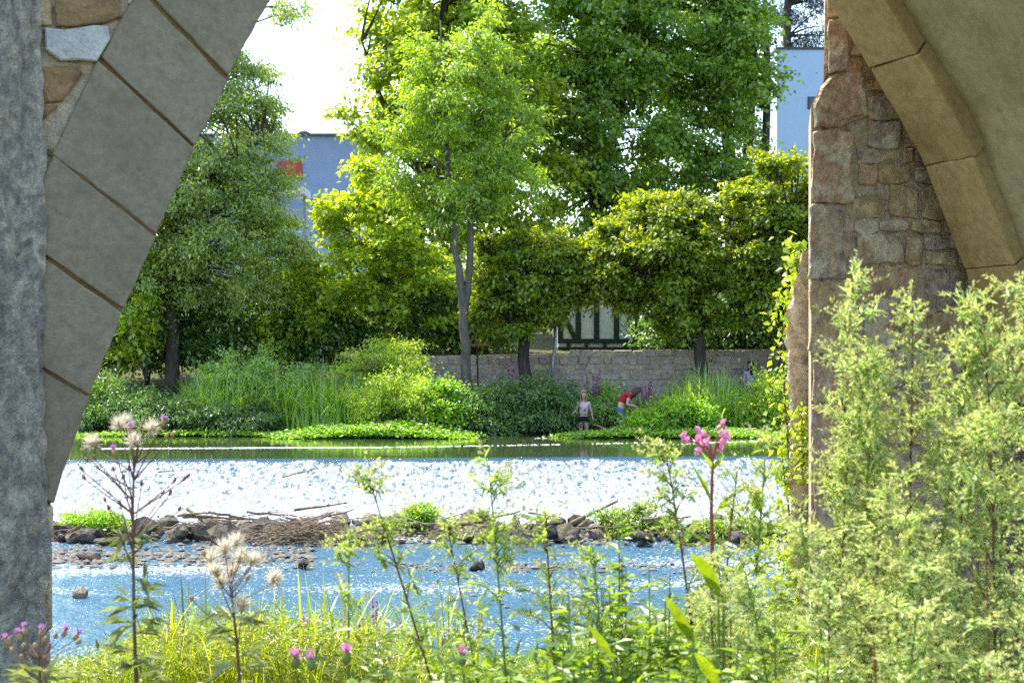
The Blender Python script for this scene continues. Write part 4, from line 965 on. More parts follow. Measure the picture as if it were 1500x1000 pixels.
# person in red, bending to the right
W0 = Vector((*P(907, 640, 42.2)[:2], .80))
rd = empty('person', W0, 0, 'person in a red top and blue jeans bending down to the right', 'person', 'people on the far bank')
rot = Matrix.Rotation(R(80), 3, 'Z') @ Matrix.Rotation(R(50), 3, 'X')
hc = Vector((.50, -.02, 1.19))
pts = [((0, 0, .74), .125), ((.06, 0, .88), .11), ((.16, 0, 1.02), .115), ((.26, 0, 1.12), .095), ((.36, 0, 1.16), .045), ((.41, 0, 1.18), .045)]
edges = [(0, 1), (1, 2), (2, 3), (3, 4), (4, 5)]
head_chain(pts, edges, 5, hc, rot, 1.0)
for sy, sh, el, wr in ((-1, (.27, -.15, 1.06), (.20, -.21, .84), (.40, -.20, .80)), (1, (.27, .15, 1.08), (.34, .19, .86), (.50, .12, .74))):
    n = len(pts); pts += [(sh, .052), (el, .038), (wr, .026)]; edges += [(3, n), (n, n + 1), (n + 1, n + 2)]
    hand(pts, edges, n + 2, Vector(wr) - Vector(el), Vector((0, 1, 0)), 1.0)
for sy in (-1, 1):
    n = len(pts); pts += [((.02, sy * .085, .66), .10), ((.14, sy * .1, .40), .072), ((-.02, sy * .1, .08), .045), ((.09, sy * .105, .03), .035)]; edges += [(0, n), (n, n + 1), (n + 1, n + 2), (n + 2, n + 3)]
skinned('body', pts, edges, skin, rd)
skinned('top', [((.03, 0, .86), .13), ((.10, 0, .95), .13), ((.17, 0, 1.03), .135), ((.27, 0, 1.12), .115), ((.31, 0, 1.14), .08), ((.275, -.15, 1.07), .068), ((.25, -.17, .98), .06), ((.275, .15, 1.09), .068), ((.29, .17, 1.0), .06)], [(0, 1), (1, 2), (2, 3), (3, 4), (3, 5), (5, 6), (3, 7), (7, 8)], top_r, rd)
skinned('jeans', [((.03, 0, .82), .135), ((0, 0, .74), .15), ((.02, -.09, .65), .12), ((.14, -.1, .40), .09), ((.02, -.1, .15), .07), ((.02, .09, .65), .12), ((.14, .1, .40), .09), ((.02, .1, .15), .07)], [(0, 1), (1, 2), (2, 3), (3, 4), (1, 5), (5, 6), (6, 7)], jeans, rd)
head_parts(rd, hc, rot.to_4x4(), 1.05, hair_br, .3)
# dark-haired figure behind the reeds
T0 = Vector((*P(1099, 560, 44.9)[:2], 1.36))
dk = empty('person', T0, 0, 'dark-haired person in a lilac top half hidden behind the tall reeds', 'person', 'people on the far bank')
hc = Vector((0, -.02, 1.33)); rot = Matrix.Rotation(R(-60), 3, 'Z')
pts = [((0, 0, .70), .11), ((0, 0, .85), .095), ((0, 0, 1.0), .1), ((0, 0, 1.08), .085), ((0, 0, 1.16), .04), ((0, 0, 1.2), .038)]
edges = [(0, 1), (1, 2), (2, 3), (3, 4), (4, 5)]
head_chain(pts, edges, 5, hc, rot, 1.0)
for sx in (-1, 1):
    n = len(pts); pts += [((sx * .145, 0, 1.09), .048), ((sx * .2, 0, .86), .036), ((sx * .17, -.13, .72), .024)]; edges += [(3, n), (n, n + 1), (n + 1, n + 2)]
    hand(pts, edges, n + 2, Vector((-sx * .1, -.5, -.5)), Vector((1, 0, 0)), .9)
    n = len(pts); pts += [((sx * .08, 0, .62), .09), ((sx * .085, -.01, .36), .06), ((sx * .085, .01, .08), .04), ((sx * .09, -.1, .03), .032)]; edges += [(0, n), (n, n + 1), (n + 1, n + 2), (n + 2, n + 3)]
skinned('body', pts, edges, skin, dk)
skinned('top', [((0, 0, .72), .125), ((0, 0, .88), .12), ((0, 0, 1.02), .125), ((0, 0, 1.09), .1), ((-.15, 0, 1.1), .06), ((-.18, 0, 1.0), .055), ((.15, 0, 1.1), .06), ((.18, 0, 1.0), .055)], [(0, 1), (1, 2), (2, 3), (3, 4), (4, 5), (3, 6), (6, 7)], top_l, dk)
skinned('jeans', [((0, 0, .76), .12), ((0, 0, .68), .13), ((-.085, 0, .6), .1), ((-.085, 0, .3), .075), ((-.085, 0, .12), .06), ((.085, 0, .6), .1), ((.085, 0, .3), .075), ((.085, 0, .12), .06)], [(0, 1), (1, 2), (2, 3), (3, 4), (1, 5), (5, 6), (6, 7)], jeans, dk)
head_parts(dk, hc, rot.to_4x4(), 1.0, hair_k, .5)

# ------------------------------------------------------------------ rocks, gravel and driftwood below the weir
def rock_mesh(seed, n=16, flat=.7):
    rg = random.Random(seed); bm = bmesh.new()
    for _ in range(n):
        d = Vector((rg.gauss(0, 1), rg.gauss(0, 1), rg.gauss(0, 1))).normalized() * rg.uniform(.8, 1.0)
        bm.verts.new((d.x * .5, d.y * .42, d.z * .5 * flat))
    r = bmesh.ops.convex_hull(bm, input=bm.verts); bmesh.ops.delete(bm, geom=[v for v in bm.verts if not v.link_faces], context='VERTS')
    bmesh.ops.bevel(bm, geom=bm.edges[:], offset=.018, segments=1, affect='EDGES', clamp_overlap=True)
    me = bpy.data.meshes.new('rock'); bm.to_mesh(me); bm.free(); me.materials.append(MAT['rock']); return me
rocks = [rock_mesh(700 + k, 13 + k % 6, .55 + .07 * (k % 5)) for k in range(10)]
rg = random.Random(71)
def rock(px, py, D, size, label, group, mesh=None, zoff=0.):
    p = P(px, py, D); o = link('rock', mesh or rocks[rg.randrange(10)], None, (p[0], D, max(0.0, float(ground_z(p[0], D))) + zoff + size * .16))
    o.scale = (size * rg.uniform(.9, 1.3), size * rg.uniform(.8, 1.1), size * rg.uniform(.75, 1.05)); o.rotation_euler = (rg.uniform(-.35, .35), rg.uniform(-.35, .35), rg.uniform(0, 6.28))
    return tag(o, label, 'rock', group)
for k in range(250):
    D = rg.uniform(25.0, 27.5); px = 70 + (k + rg.random()) / 250 * 1110
    rock(px, 780, D, rg.choice((.18, .22, .26, .32, .40, .52)) * rg.uniform(.9, 1.15), 'angular rock of the bar ' + ('between the pier and the twig heap' if px < 370 else 'around the tangled twig heap' if px < 540 else 'right of the twig heap, mid-river' if px < 860 else 'near the leafy bush below the weir'), 'rocks of the bar below the weir', zoff=rg.uniform(-.02, .09))
for px, D, sz, lab in ((692, 27.3, .62, 'large rounded dark boulder standing up from the rock bar mid-river'), (985, 26.6, .5, 'dark boulder in the rock bar beside the leafy bush'), (132, 23.3, .42, 'single dark purplish rock on the gravel near the pier'), (117, 19.9, .34, 'flat dark rock alone in the blue water by the pier'), (298, 25.6, .45, 'pointed grey rock at the end of the bar right of the bright bush'), (446, 22.6, .3, 'lone brown rock at the tip of the gravel bank'), (838, 25.4, .42, 'dark rock at the water edge below the driftwood branch'), (700, 22.4, .3, 'small dark rock in the shallow riffle mid-river'), (1010, 25.2, .5, 'broad dark rock under the leafy bush'), (262, 25.5, .5, 'mossy rock at the front of the bar right of the pier')):
    rock(px, 800, D, sz, lab, None, zoff=.04 if D > 25 else 0)
def pebbles(name, label, n, pxr, Dr, seed, size=(.03, .10)):
    rg = np.random.default_rng(seed); base = np.array([[1, 0, 0], [-1, 0, 0], [0, 1, 0], [0, -1, 0], [0, 0, 1], [0, 0, -1.]])
    T = np.array([[0, 2, 4], [2, 1, 4], [1, 3, 4], [3, 0, 4], [2, 0, 5], [1, 2, 5], [3, 1, 5], [0, 3, 5]])
    D = np.where(rg.random(n) < .6, rg.normal(sum(Dr) / 2, (Dr[1] - Dr[0]) / 5, n), rg.uniform(*Dr, n)); px = rg.uniform(*pxr, n); x = (px - 750) / FP * D
    sz = rg.uniform(*size, n) ; V = base[None] * (1 + rg.normal(0, .25, (n, 6, 1))) * sz[:, None, None] * np.array([1.2, 1, .45]); th = rg.uniform(0, 6.28, n)
    c, s_ = np.cos(th)[:, None], np.sin(th)[:, None]; V = np.stack([V[..., 0] * c - V[..., 1] * s_, V[..., 0] * s_ + V[..., 1] * c, V[..., 2]], -1) + np.stack([x, D, rg.uniform(-.01, .03, n)], 1)[:, None]
    a = Acc(); a.add(V.reshape(-1, 3), (np.arange(n)[:, None, None] * 6 + T[None]).reshape(-1, 3)); tag(link(name, a.mesh(name, MAT['gravel'])), label, 'gravel', None, 'stuff')
pebbles('gravel', 'stony gravel bank between the rock bar and the pier', 800, (70, 460), (22.6, 24.9), 1, (.02, .08))
pebbles('gravel', 'thin line of stones in the riffle mid-river', 240, (520, 1050), (22.0, 23.2), 2, (.02, .07))
pebbles('gravel', 'small stones filling the rock bar', 900, (70, 1180), (24.8, 27.8), 3, (.03, .10))
pebbles('gravel', 'scattered stones in the near shallows', 40, (600, 1000), (18, 21), 4, (.02, .06))
def stick(px, py, D, ln, ang, rise, r, label, group='driftwood on the rock bar', z=None):
    p = P(px, py, D); sr = random.Random(int(px * 7 + py)); dx, dz = math.cos(ang), rise
    pts = [np.array([t * ln * dx, t * ln * math.sin(ang) * .8 + sr.uniform(-.02, .02), dz * t * ln + sr.uniform(-.015, .015) * ln]) for t in np.linspace(-.5, .5, 6)]
    a = Acc(); tube(a, pts, np.linspace(r, r * .5, 6), 6)
    z0 = p[2] if z is None else z
    for q in range(sr.randrange(0, 3)):
        k = sr.randrange(2, 5); b0 = pts[k]; tube(a, [b0, b0 + np.array([sr.uniform(-.1, .25), sr.uniform(-.1, .1), sr.uniform(.02, .18)]) * ln * .7], [r * .5, r * .2], 5)
    return tag(link('driftwood_stick', a.mesh('driftwood_stick', MAT['stick'], True), None, (p[0], D, z0)), label, 'driftwood', group)
stick(440, 692, 31.2, .75, .2, .25, .018, 'thin dark branch caught on the white weir slope', None)
stick(242, 690, 31.4, .3, .1, .1, .02, 'short dark twig on the weir near the crest', None)
stick(470, 742, 26.8, .95, .1, .12, .028, 'thin curved branch lying along the top of the driftwood heap')
stick(870, 750, 26.6, .9, .3, .45, .04, 'thick dark branch slanting up from the rock bar before the leafy bush')
stick(905, 632, 40.0, 1.3, -.2, -.3, .02, 'bare branch lying over the water plants below the two people', None)
stick(455, 782, 25.3, .6, -.6, -.9, .03, 'bare pale stick poking down out of the driftwood heap')
stick(290, 757, 26.2, .5, -.5, -.55, .04, 'pale bleached stub of wood on the bar right of the bright bush')
sr = random.Random(5)
for k in range(34):
    px = sr.choice((sr.uniform(180, 400), sr.uniform(380, 700), sr.uniform(640, 900), sr.uniform(80, 1150)))
    stick(px, sr.uniform(752, 775), sr.uniform(25.4, 27.2), sr.uniform(.35, 1.1), sr.uniform(-.6, .6), sr.uniform(-.25, .25), sr.uniform(.012, .03), 'weathered stick lying on the bar ' + ('between the pier and the twig heap' if px < 370 else 'by the tangled twig heap' if px < 540 else 'right of the twig heap, mid-river' if px < 860 else 'near the leafy bush below the weir'))
def twigs(label, px, D, rx, h, n, seed):
    rg = np.random.default_rng(seed); a = Acc(); c = P(px, 790, D)
    for k in range(n):
        q = rg.normal(0, 1, 2); f = math.exp(-(q[0] ** 2) * .4); b0 = np.array([c[0] + q[0] * rx * .5, D + q[1] * .3, .03 + h * f * rg.random()])
        th = rg.normal(0, .5) + (PI if rg.random() < .5 else 0); ln = rg.uniform(.15, .55)
        d = np.array([math.cos(th), math.sin(th) * .6, rg.normal(-.1, .3)]); tube(a, curve3(b0, b0 + d * ln * .5 + rg.normal(0, .03, 3), b0 + d * ln, 4), np.linspace(rg.uniform(.006, .013), .003, 4), 4, False)
    tag(link('twig_heap', a.mesh('twig_heap', MAT['stick'])), label, 'twigs', None, 'stuff')
twigs('heap of tangled brown twigs washed up on the rock bar', 440, 25.5, 1.0, .36, 620, 1)
twigs('loose twigs strewn along the top of the bar left of the heap', 330, 26.9, 1.5, .16, 240, 2)
twigs('loose twigs strewn over the middle of the bar', 700, 26.6, 2.2, .14, 300, 3)
twigs('loose twigs on the bar near the pier', 120, 26.0, .9, .2, 160, 4)
for px, py, D, rx, rz, lab, mt in ((135, 764, 26.2, 50, 14, 'bright yellow-green bush on the rock bar by the pier', 'leaf_cress'), (925, 766, 26.0, 48, 26, 'leafy green bush growing on the rock bar right of mid-river', 'leaf_weed'), (612, 754, 26.6, 18, 10, 'small green tuft growing on the rock bar mid-river', 'leaf_cress'), (1080, 775, 25.6, 60, 22, 'green bush on the rock bar near the broken wall', 'leaf_weed')):
    bb = P(px, py + rz, D); bb[2] = .1
    shrub('bush', lab, bb, [E(px, py, D, rx, rz)], 26, .085, .03, .16, .11, MAT[mt], int(px), None, 7, 22, droop=.1)
# floating foam lines on the pool
def foam_line(n, segs, seed):
    rg = np.random.default_rng(seed); a = Acc()
    for (x0, y0, x1, y1, dens) in segs:
        k = int(n * dens); t = rg.random(k); px = x0 + (x1 - x0) * t; D = 2.55 / ((y0 + (y1 - y0) * t - 500) / FP) + rg.normal(0, .07, k)
        x = (px - 750) / FP * D; sz = rg.uniform(.01, .035, k); th = rg.uniform(0, 6.28, (k, 1)) + np.arange(5)[None] * 1.2566
        r = sz[:, None] * rg.uniform(.6, 1.2, (k, 5))
        V = np.stack([x[:, None] + r * np.cos(th) * 1.6, D[:, None] + r * np.sin(th), np.full((k, 5), ZU + .004)], -1)
        V = np.concatenate([V, np.stack([x, D, np.full(k, ZU + .012)], 1)[:, None]], 1)
        a.add(V.reshape(-1, 3), (np.arange(k)[:, None, None] * 6 + np.array([[0, 1, 5], [1, 2, 5], [2, 3, 5], [3, 4, 5], [4, 0, 5]])[None]).reshape(-1, 3))
    tag(link('foam', a.mesh('foam', simple('foam_white', (.85, .85, .82), .7))), 'thin white lines of foam drifting on the pool', 'foam', None, 'stuff')
foam_line(700, [(150, 657, 560, 655, 1.0), (560, 655, 820, 651, .25), (780, 642, 880, 640, .04), (865, 650, 950, 648, .06), (1040, 648, 1145, 645, .12), (950, 652, 1060, 648, .03)], 3)

# ------------------------------------------------------------------ near bank: meadow beyond the arch (sunlit)
env1 = lambda px: np.interp(px, [60, 120, 190, 260, 420, 540, 620, 700, 800, 850, 950, 1250], [.3, .35, .7, .9, .95, .8, .45, .35, .4, .75, 1.0, 1.1])
blades('meadow_grass', 'bright yellow-green grass on the near river bank', 15000, (40, 1300), (10.2, 14.8), gz, (.3, .8), .010, .65, 'grass', 11, env=env1)
blades('reed_grass', 'broad-bladed reed grass at the near water edge', 240, (190, 560), (10.8, 13.4), gz, (.7, 1.15), .024, .5, 'grass', 12, seg=5, env=lambda px: np.interp(px, [190, 230, 330, 480, 560], [.75, 1.05, .85, 1.0, .8]))
blades('reed_grass', 'broad-bladed reed grass in front of the shallows mid-river', 110, (520, 700), (11.5, 13.8), gz, (.6, 1.1), .022, .5, 'grass', 13, seg=5)
def herb(name, label, n, pxr, Dr, hr, L, W, mat, seed, env=None, cat='herbs'):
    rg = np.random.default_rng(seed); nc = n // 40; D = rg.uniform(*Dr, nc); px = rg.uniform(*pxr, nc); x = (px - 750) / FP * D; h = rg.uniform(*hr, nc) * (env(px) if env else 1)
    c = np.stack([x, D, ground_z(x, D) + h], 1); q = np.repeat(c, 40, 0); hh = np.repeat(h, 40)
    pos = q + rg.normal(0, 1, q.shape) * np.array([.09, .09, .05]) ; pos[:, 2] -= np.abs(rg.normal(0, .35, len(q))) * hh
    a = Acc(); leaf_quads(a, pos, np.concatenate([rg.normal(0, 1, (len(q), 2)), rg.uniform(-.2, .9, (len(q), 1))], 1), np.array([0, -.1, 1.]) + rg.normal(0, .5, q.shape), L * rg.uniform(.6, 1.3, len(q)), W, .1, .15)
    tag(link(name, a.mesh(name, MAT[mat])), label, cat, None, 'stuff')
herb('bedstraw_herbs', 'yellow-green flowering herbs covering the near bank', 22000, (90, 640), (10.3, 12.6), (.3, .65), .035, .012, 'grass_yellow', 21, env1)
herb('leafy_herbs', 'fresh green leafy herbs on the near bank', 26000, (90, 1250), (10.2, 13.4), (.3, .7), .06, .018, 'leaf_weed', 22, env1)
herb('leafy_herbs', 'low tangle of fresh green weeds at the viewer\'s feet', 13000, (540, 1300), (2.8, 3.9), (.66, .93), .045, .013, 'leaf_weed', 23)
herb('leafy_herbs', 'low tangle of yellow-green herbs along the bottom left', 5000, (150, 620), (2.9, 3.9), (.6, .80), .03, .010, 'grass_yellow', 24)
for k, (px, py, lab) in enumerate(((243, 922, 'purple loosestrife spike left of centre in the bank grass'), (259, 916, 'purple loosestrife spike just right of the leftmost one'), (290, 905, 'loosestrife spike below the fluffy seed heads on the left'), (386, 955, 'small purple spike in the yellow herbs'), (405, 962, 'lowest purple loosestrife spike near the bottom edge'), (444, 905, 'thin loosestrife spike among the reed grass'), (508, 858, 'tall faint loosestrife spike rising before the water'), (551, 880, 'dark purple loosestrife spike with the water behind it'), (553, 930, 'purple loosestrife spike in the middle of the near bank'), (573, 932, 'leaning purple loosestrife spike right of the middle one'), (520, 915, 'thin purple spike between the reed grass blades'), (640, 938, 'pale loosestrife spike before the glittering water'))):
    D = 11.2 + (k % 4) * .35; p = P(px, py - 12, D); g = float(ground_z(p[0], D)); b0 = np.array([p[0], D, g])
    spike_plant('loosestrife', lab, b0, p[2] - g, 1 + k % 2, .03, 'leaf_weed', 'purple', 640 + k, 'purple loosestrife on the near bank', leafL=.07, leafW=.014, fl=.3, fsize=.022, ns=70, dens=1.4, smat='stem_red')

# ------------------------------------------------------------------ near plants in front of the bridge
def wpath(pix, D, n=14):
    q = np.array([P(x, y, D + (d if len(r) else 0)) for (x, y, *r) in pix for d in (r if len(r) else [0])]); s = np.linspace(0, len(q) - 1, n)
    return np.stack([np.interp(s, np.arange(len(q)), q[:, k]) for k in range(3)], 1)
def ball(acc, c, d, r, ln, mat=None, sides=7):
    """a bulb along direction d"""
    d = unit(np.asarray(d, float)); t = np.array([0, .15, .4, .7, .92, 1.0]); rr = np.array([.25, .75, 1.0, .85, .6, .45]) * r
    tube(acc, np.asarray(c) + d[None] * (t * ln)[:, None], rr, sides)
def tuft(acc, c, d, r, n, rg, spread=.9, w=.002):
    d = unit(np.asarray(d, float)); dirs = unit(d[None] + rg.normal(0, spread, (n, 3))); 
    leaf_quads(acc, np.asarray(c) + dirs * r * .05, dirs, rg.normal(0, 1, (n, 3)), r * rg.uniform(.6, 1.1, n), w, .05, .05)
def thistle(label, stem_pix, heads, D, seed, stem_r=.004, leaves=14, smat='stem_brown'):
    """heads: (px, py, kind) kind in fluff, lilac, bud, tan"""
    rg = np.random.default_rng(seed); gp = P(*stem_pix[0], D); base = np.array([gp[0], D, float(ground_z(gp[0], D))])
    t = empty('thistle', base.tolist(), 0, label, 'thistle', 'thistles in front of the bridge')
    c = wpath(stem_pix, D, 18) - base; c = np.concatenate([[np.array([c[0][0] * .5, 0, -.02])], c])
    a = Acc(); tube(a, c, np.linspace(stem_r * 1.3, stem_r * .5, len(c)), 6, False)
    nodes = []
    for (px, py, kd) in heads:
        h = P(px, py, D + rg.uniform(-.07, .07)) - base
        low = np.where(c[:, 2] < h[2] - .03)[0]; k = low[max(0, len(low) - 1 - int(rg.integers(1, 4)))] if len(low) else len(c) - 2
        p0 = c[k]; mid = (p0 + h) / 2; mid[2] += .25 * (h[2] - p0[2]) - .01; mid[:2] = p0[:2] * .35 + h[:2] * .65
        cc = curve3(p0, mid, h, 7); tube(a, cc, np.linspace(stem_r * .5, stem_r * .28, 7), 5, False); nodes.append((h, cc[-1] - cc[-2], kd))
    st = link('stem', a.mesh('stem', MAT[smat], True), t)
    for h, d, kd in nodes:
        d = unit(d + np.array([0, 0, .01])); a = Acc()
        s = {'fluff': .9, 'lilac': 1.0, 'bud': .62, 'tan': .8, 'spear': 1.6}[kd]
        ball(a, h, d, .0062 * s * 1.1, .018 * s * (1.25 if kd == 'bud' else 1)); hd = link('flower_head', a.mesh('flower_head', MAT['bract_red'] if kd == 'bud' else MAT['stem_green'] if kd == 'spear' else MAT['bract'], True), t)
        a = Acc()
        if kd == 'fluff': tuft(a, h + d * .010, d, .034, 150, rg, .75, .0022); link('seed_fluff', a.mesh('seed_fluff', MAT['fluff']), hd)
        elif kd in ('lilac', 'spear'): tuft(a, h + d * .016 * s, d, .016 * s, 70, rg, .35, .002 * s); link('florets', a.mesh('florets', MAT['lilac'] if kd == 'lilac' else MAT['pink']), hd)
    n = leaves; s_ = rg.uniform(.05, .62, n) ** 1.15; pos = np.stack([np.interp(s_, np.linspace(0, 1, len(c)), c[:, q]) for q in range(3)], 1); th = rg.uniform(0, 6.28, n)
    a = Acc(); dd = np.stack([np.cos(th), np.sin(th) * .6, rg.uniform(-.2, .5, n)], 1)
    for tt in (0, .35, .65):                         # jagged leaves of overlapping lobes
        leaf_quads(a, pos + dd * .05 * tt, dd + rg.normal(0, .35 * (tt > 0), dd.shape), np.array([0, 0, 1.]) + rg.normal(0, .3, dd.shape), .07 * (1 - .3 * tt), .014, .2, .3)
    link('leaves', a.mesh('leaves', MAT['leaf_thistle']), t)
    return t
hA = [(177, 632, 'fluff'), (196, 655, 'fluff'), (140, 655, 'fluff'), (219, 636, 'fluff'), (185, 628, 'fluff'), (192, 637, 'lilac'), (237, 625, 'lilac'), (169, 668, 'lilac'), (209, 622, 'tan'), (123, 664, 'tan'), (251, 640, 'tan'), (242, 642, 'tan'), (203, 634, 'tan'),
      (125, 702, 'bud'), (122, 690, 'bud'), (167, 690, 'bud'), (129, 676, 'bud'), (140, 673, 'bud'), (189, 689, 'bud'), (254, 706, 'bud'), (268, 704, 'bud'), (273, 700, 'bud'), (237, 726, 'bud'), (248, 725, 'bud'), (160, 747, 'bud'), (176, 740, 'bud'), (261, 748, 'bud'), (181, 702, 'tan'), (207, 712, 'bud'), (155, 735, 'bud')]
thistle('tall thistle with fluffy seed heads and red buds left of centre before the weir', [(200, 1010), (196, 900), (195, 800), (195, 720), (197, 668)], hA, 3.6, 1, .0042, 26)
hB = [(330, 812, 'fluff'), (345, 803, 'fluff'), (318, 845, 'fluff'), (340, 848, 'fluff'), (368, 830, 'fluff'), (396, 856, 'fluff'), (312, 826, 'fluff'), (350, 825, 'fluff'), (354, 896, 'fluff'), (325, 862, 'fluff'), (283, 880, 'tan'), (376, 818, 'tan'), (300, 815, 'tan'), (362, 850, 'tan')]
thistle('thistle crowned with a mass of cream seed fluff above the bank grass', [(352, 1010), (346, 930), (340, 880), (335, 845)], hB, 3.3, 2, .0035, 12)
hC = [(14, 944, 'lilac'), (38, 930, 'lilac'), (30, 938, 'lilac'), (60, 933, 'lilac'), (66, 941, 'tan'), (80, 935, 'tan'), (92, 932, 'lilac'), (108, 937, 'lilac'), (113, 943, 'tan'), (20, 955, 'tan'), (36, 950, 'tan'), (52, 950, 'tan'), (72, 950, 'bud'), (33, 966, 'tan'), (64, 968, 'tan')]
thistle('low thistle with small lilac flowers against the left pier', [(60, 1010), (58, 985), (56, 960)], hC, 3.3, 3, .003, 8)
for k, (px, py, lab) in enumerate(((433, 972, 'small magenta thistle head at the bottom edge, leftmost of three'), (456, 976, 'magenta thistle head at the bottom edge, second from the left'), (508, 966, 'tilted magenta thistle head at the bottom below the yellow herbs'), (677, 969, 'pink thistle head alone at the bottom edge below the water'))):
    thistle(lab, [(px + 4, 1040), (px + 3, 1015), (px + 2, py + 16)], [(px, py + 6, 'spear')], 3.4, 20 + k, .004, 6, 'stem_green')

# mugwort
def mugwort(name, label, H, seed, group=None, nb=44, low=.25, lmat='mugwort', dens=1.0, blen=.17, up=1.05, bend=.05):
    """one mugwort plant at the origin: stem, leaves, flower panicles"""
    rg = np.random.default_rng(seed); t = empty(name, (0, 0, 0), 0, label, 'plant', group)
    th0 = rg.uniform(0, 6.28); top = np.array([math.cos(th0) * bend * H, math.sin(th0) * bend * H, H])
    c = curve3((0, 0, -.05), (rg.normal(0, .02), rg.normal(0, .02), H * .6), top, 16)
    sa, la, fa = Acc(), Acc(), Acc(); tube(sa, c, np.linspace(.0058, .0016, 16), 6, False)
    ss_ = np.sort(low + (1 - low) * rg.random(nb) ** .8)
    for s in ss_:
        p0 = np.array([np.interp(s, np.linspace(0, 1, 16), c[:, q]) for q in range(3)]); th = rg.uniform(0, 6.28)
        ln = (blen * (1 - s) ** .9 + .028) * rg.uniform(.65, 1.25); o_ = np.array([math.cos(th), math.sin(th), 0])
        tip = p0 + (o_ * .75 + np.array([0, 0, up])) * ln; ctl = p0 + (o_ * .2 + np.array([0, 0, .75])) * ln * .6
        tip2 = tip + o_ * ln * .25 - np.array([0, 0, ln * .06])
        cb = curve3(p0, ctl * .6 + tip * .4, tip2, 10); tube(sa, cb, np.linspace(.002, .0008, 10), 4, False)
        n = int(16 * dens * (.6 + ln * 3)); k = rg.uniform(.05, 1, n); pos = np.stack([np.interp(k, np.linspace(0, 1, 10), cb[:, q]) for q in range(3)], 1)
        d = unit(rg.normal(0, .8, (n, 3)) + o_ * .4 + np.array([0, 0, .45])); L = .034 * rg.uniform(.5, 1.25, n)
        leaf_quads(la, pos, d, np.array([0, 0, 1.]) + rg.normal(0, .5, (n, 3)), L, .0075, .15, .25)
        leaf_quads(la, pos + d * (L * .3)[:, None], unit(d + rg.normal(0, .45, (n, 3))), np.array([0, 0, 1.]) + rg.normal(0, .5, (n, 3)), L * .65, .0055, .15, .2)
        if s > .35:                                   # nodding bud spikes near the ends
            for q in range(3):
                f0 = .45 + .55 * (q + rg.random()) / 3; b0 = np.array([np.interp(f0, np.linspace(0, 1, 10), cb[:, z_]) for z_ in range(3)])
                dd = unit(o_ * .6 + rg.normal(0, .4, 3) + np.array([0, 0, .55])); l2 = rg.uniform(.03, .065)
                cc = curve3(b0, b0 + dd * l2 * .8, b0 + dd * l2 + o_ * l2 * .35 - np.array([0, 0, l2 * .15]), 6)
                m_ = int(17 * dens); kk = rg.uniform(.1, 1, m_); pp = np.stack([np.interp(kk, np.linspace(0, 1, 6), cc[:, z_]) for z_ in range(3)], 1)
                leaf_quads(fa, pp + rg.normal(0, .0022, pp.shape), unit(dd + rg.normal(0, .55, (m_, 3))), rg.normal(0, 1, (m_, 3)), .0115 * rg.uniform(.7, 1.2, m_), .0055, .3, .1)
    link('stem', sa.mesh('stem', MAT['stem_brown'] if seed % 2 else MAT['stem_green'], True), t)
    link('leaves', la.mesh('leaves', MAT[lmat]), t)
    if fa.n: link('flower_panicle', fa.mesh('flower_panicle', MAT['mugwort_bud']), t)['kind'] = 'stuff'
    return t
gM = 'mugwort clump in front of the right-hand pier'
LM = 'pale grey-green mugwort in the dense clump in front of the right-hand pier'
var = [mugwort('mugwort', LM, 1.75 + .05 * k, 801 + k, gM, 58, .16, 'mugwort', .85) for k in range(5)]
rg = random.Random(88)
spots = [(1226, 388, 3.55), (1288, 462, 3.5), (1312, 452, 3.65), (1352, 475, 3.5), (1392, 446, 3.5), (1446, 434, 3.45), (1484, 428, 3.5), (1515, 440, 3.6), (1200, 500, 3.6), (1255, 520, 3.7), (1330, 560, 3.6), (1420, 540, 3.6), (1470, 550, 3.3), (1375, 600, 3.3), (1225, 620, 3.4), (1500, 660, 3.1), (1340, 700, 3.1), (1260, 730, 3.1), (1215, 760, 3.2), (1400, 770, 3.0), (1480, 800, 2.95), (1310, 820, 2.95), (1220, 850, 3.0), (1140, 830, 3.2), (1090, 820, 3.4), (1370, 880, 2.9), (1450, 900, 2.85), (1060, 880, 3.3)]
for k, (px, py, D) in enumerate(spots):
    p = P(px, py, D); g = float(ground_z(p[0], D)); vb = var[k % 5]; Hh = 1.75 + .05 * (k % 5); sc = (p[2] - g) / Hh
    o = vb if k < 5 else dup(vb, (0, 0, 0), label=LM)
    o.location = (p[0], D, g); o.rotation_euler = (rg.uniform(-.04, .04), rg.uniform(-.04, .04), rg.uniform(0, 6.28)); o.scale = (.85, .85, sc)
    if k == 0: o['label'] = 'tallest mugwort spire of the clump, rising alone before the rubble buttress'
    elif k in (5, 6, 7): o['label'] = 'mugwort at the frame edge with its nodding tip before the arch rib'
    elif k in (1, 2, 3, 4): o['label'] = 'mugwort whose tip stands out before the rubble stones of the buttress'
# thin single mugworts before the water: follow the stems seen in the picture
def lean_mugwort(label, pix, D, seed, nb=26, blen=.075, lmat='mugwort_low'):
    p0, p1 = P(*pix[0], D), P(*pix[-1], D); g = float(ground_z(p0[0], D)); H = p1[2] - g
    t = mugwort('mugwort', label, H, seed, 'thin mugworts standing before the water', nb, .38, lmat, .7, blen, .9, .0)
    sl_ = (p1[0] - p0[0]) / max(p1[2] - p0[2], .05)
    x_base = p0[0] - sl_ * (p0[2] - g); t.location = (x_base, D, g); t.rotation_euler = (0, math.atan(sl_), 0); t.scale = (1, 1, math.sqrt(1 + sl_ ** 2)); return t
lean_mugwort('thin mugwort with reddish stem leaning left, tip before the middle of the weir', [(628, 1000), (540, 700)], 3.6, 821)
lean_mugwort('thin upright mugwort with its tip before the weir in the centre', [(738, 1000), (716, 685)], 3.5, 822, 30)
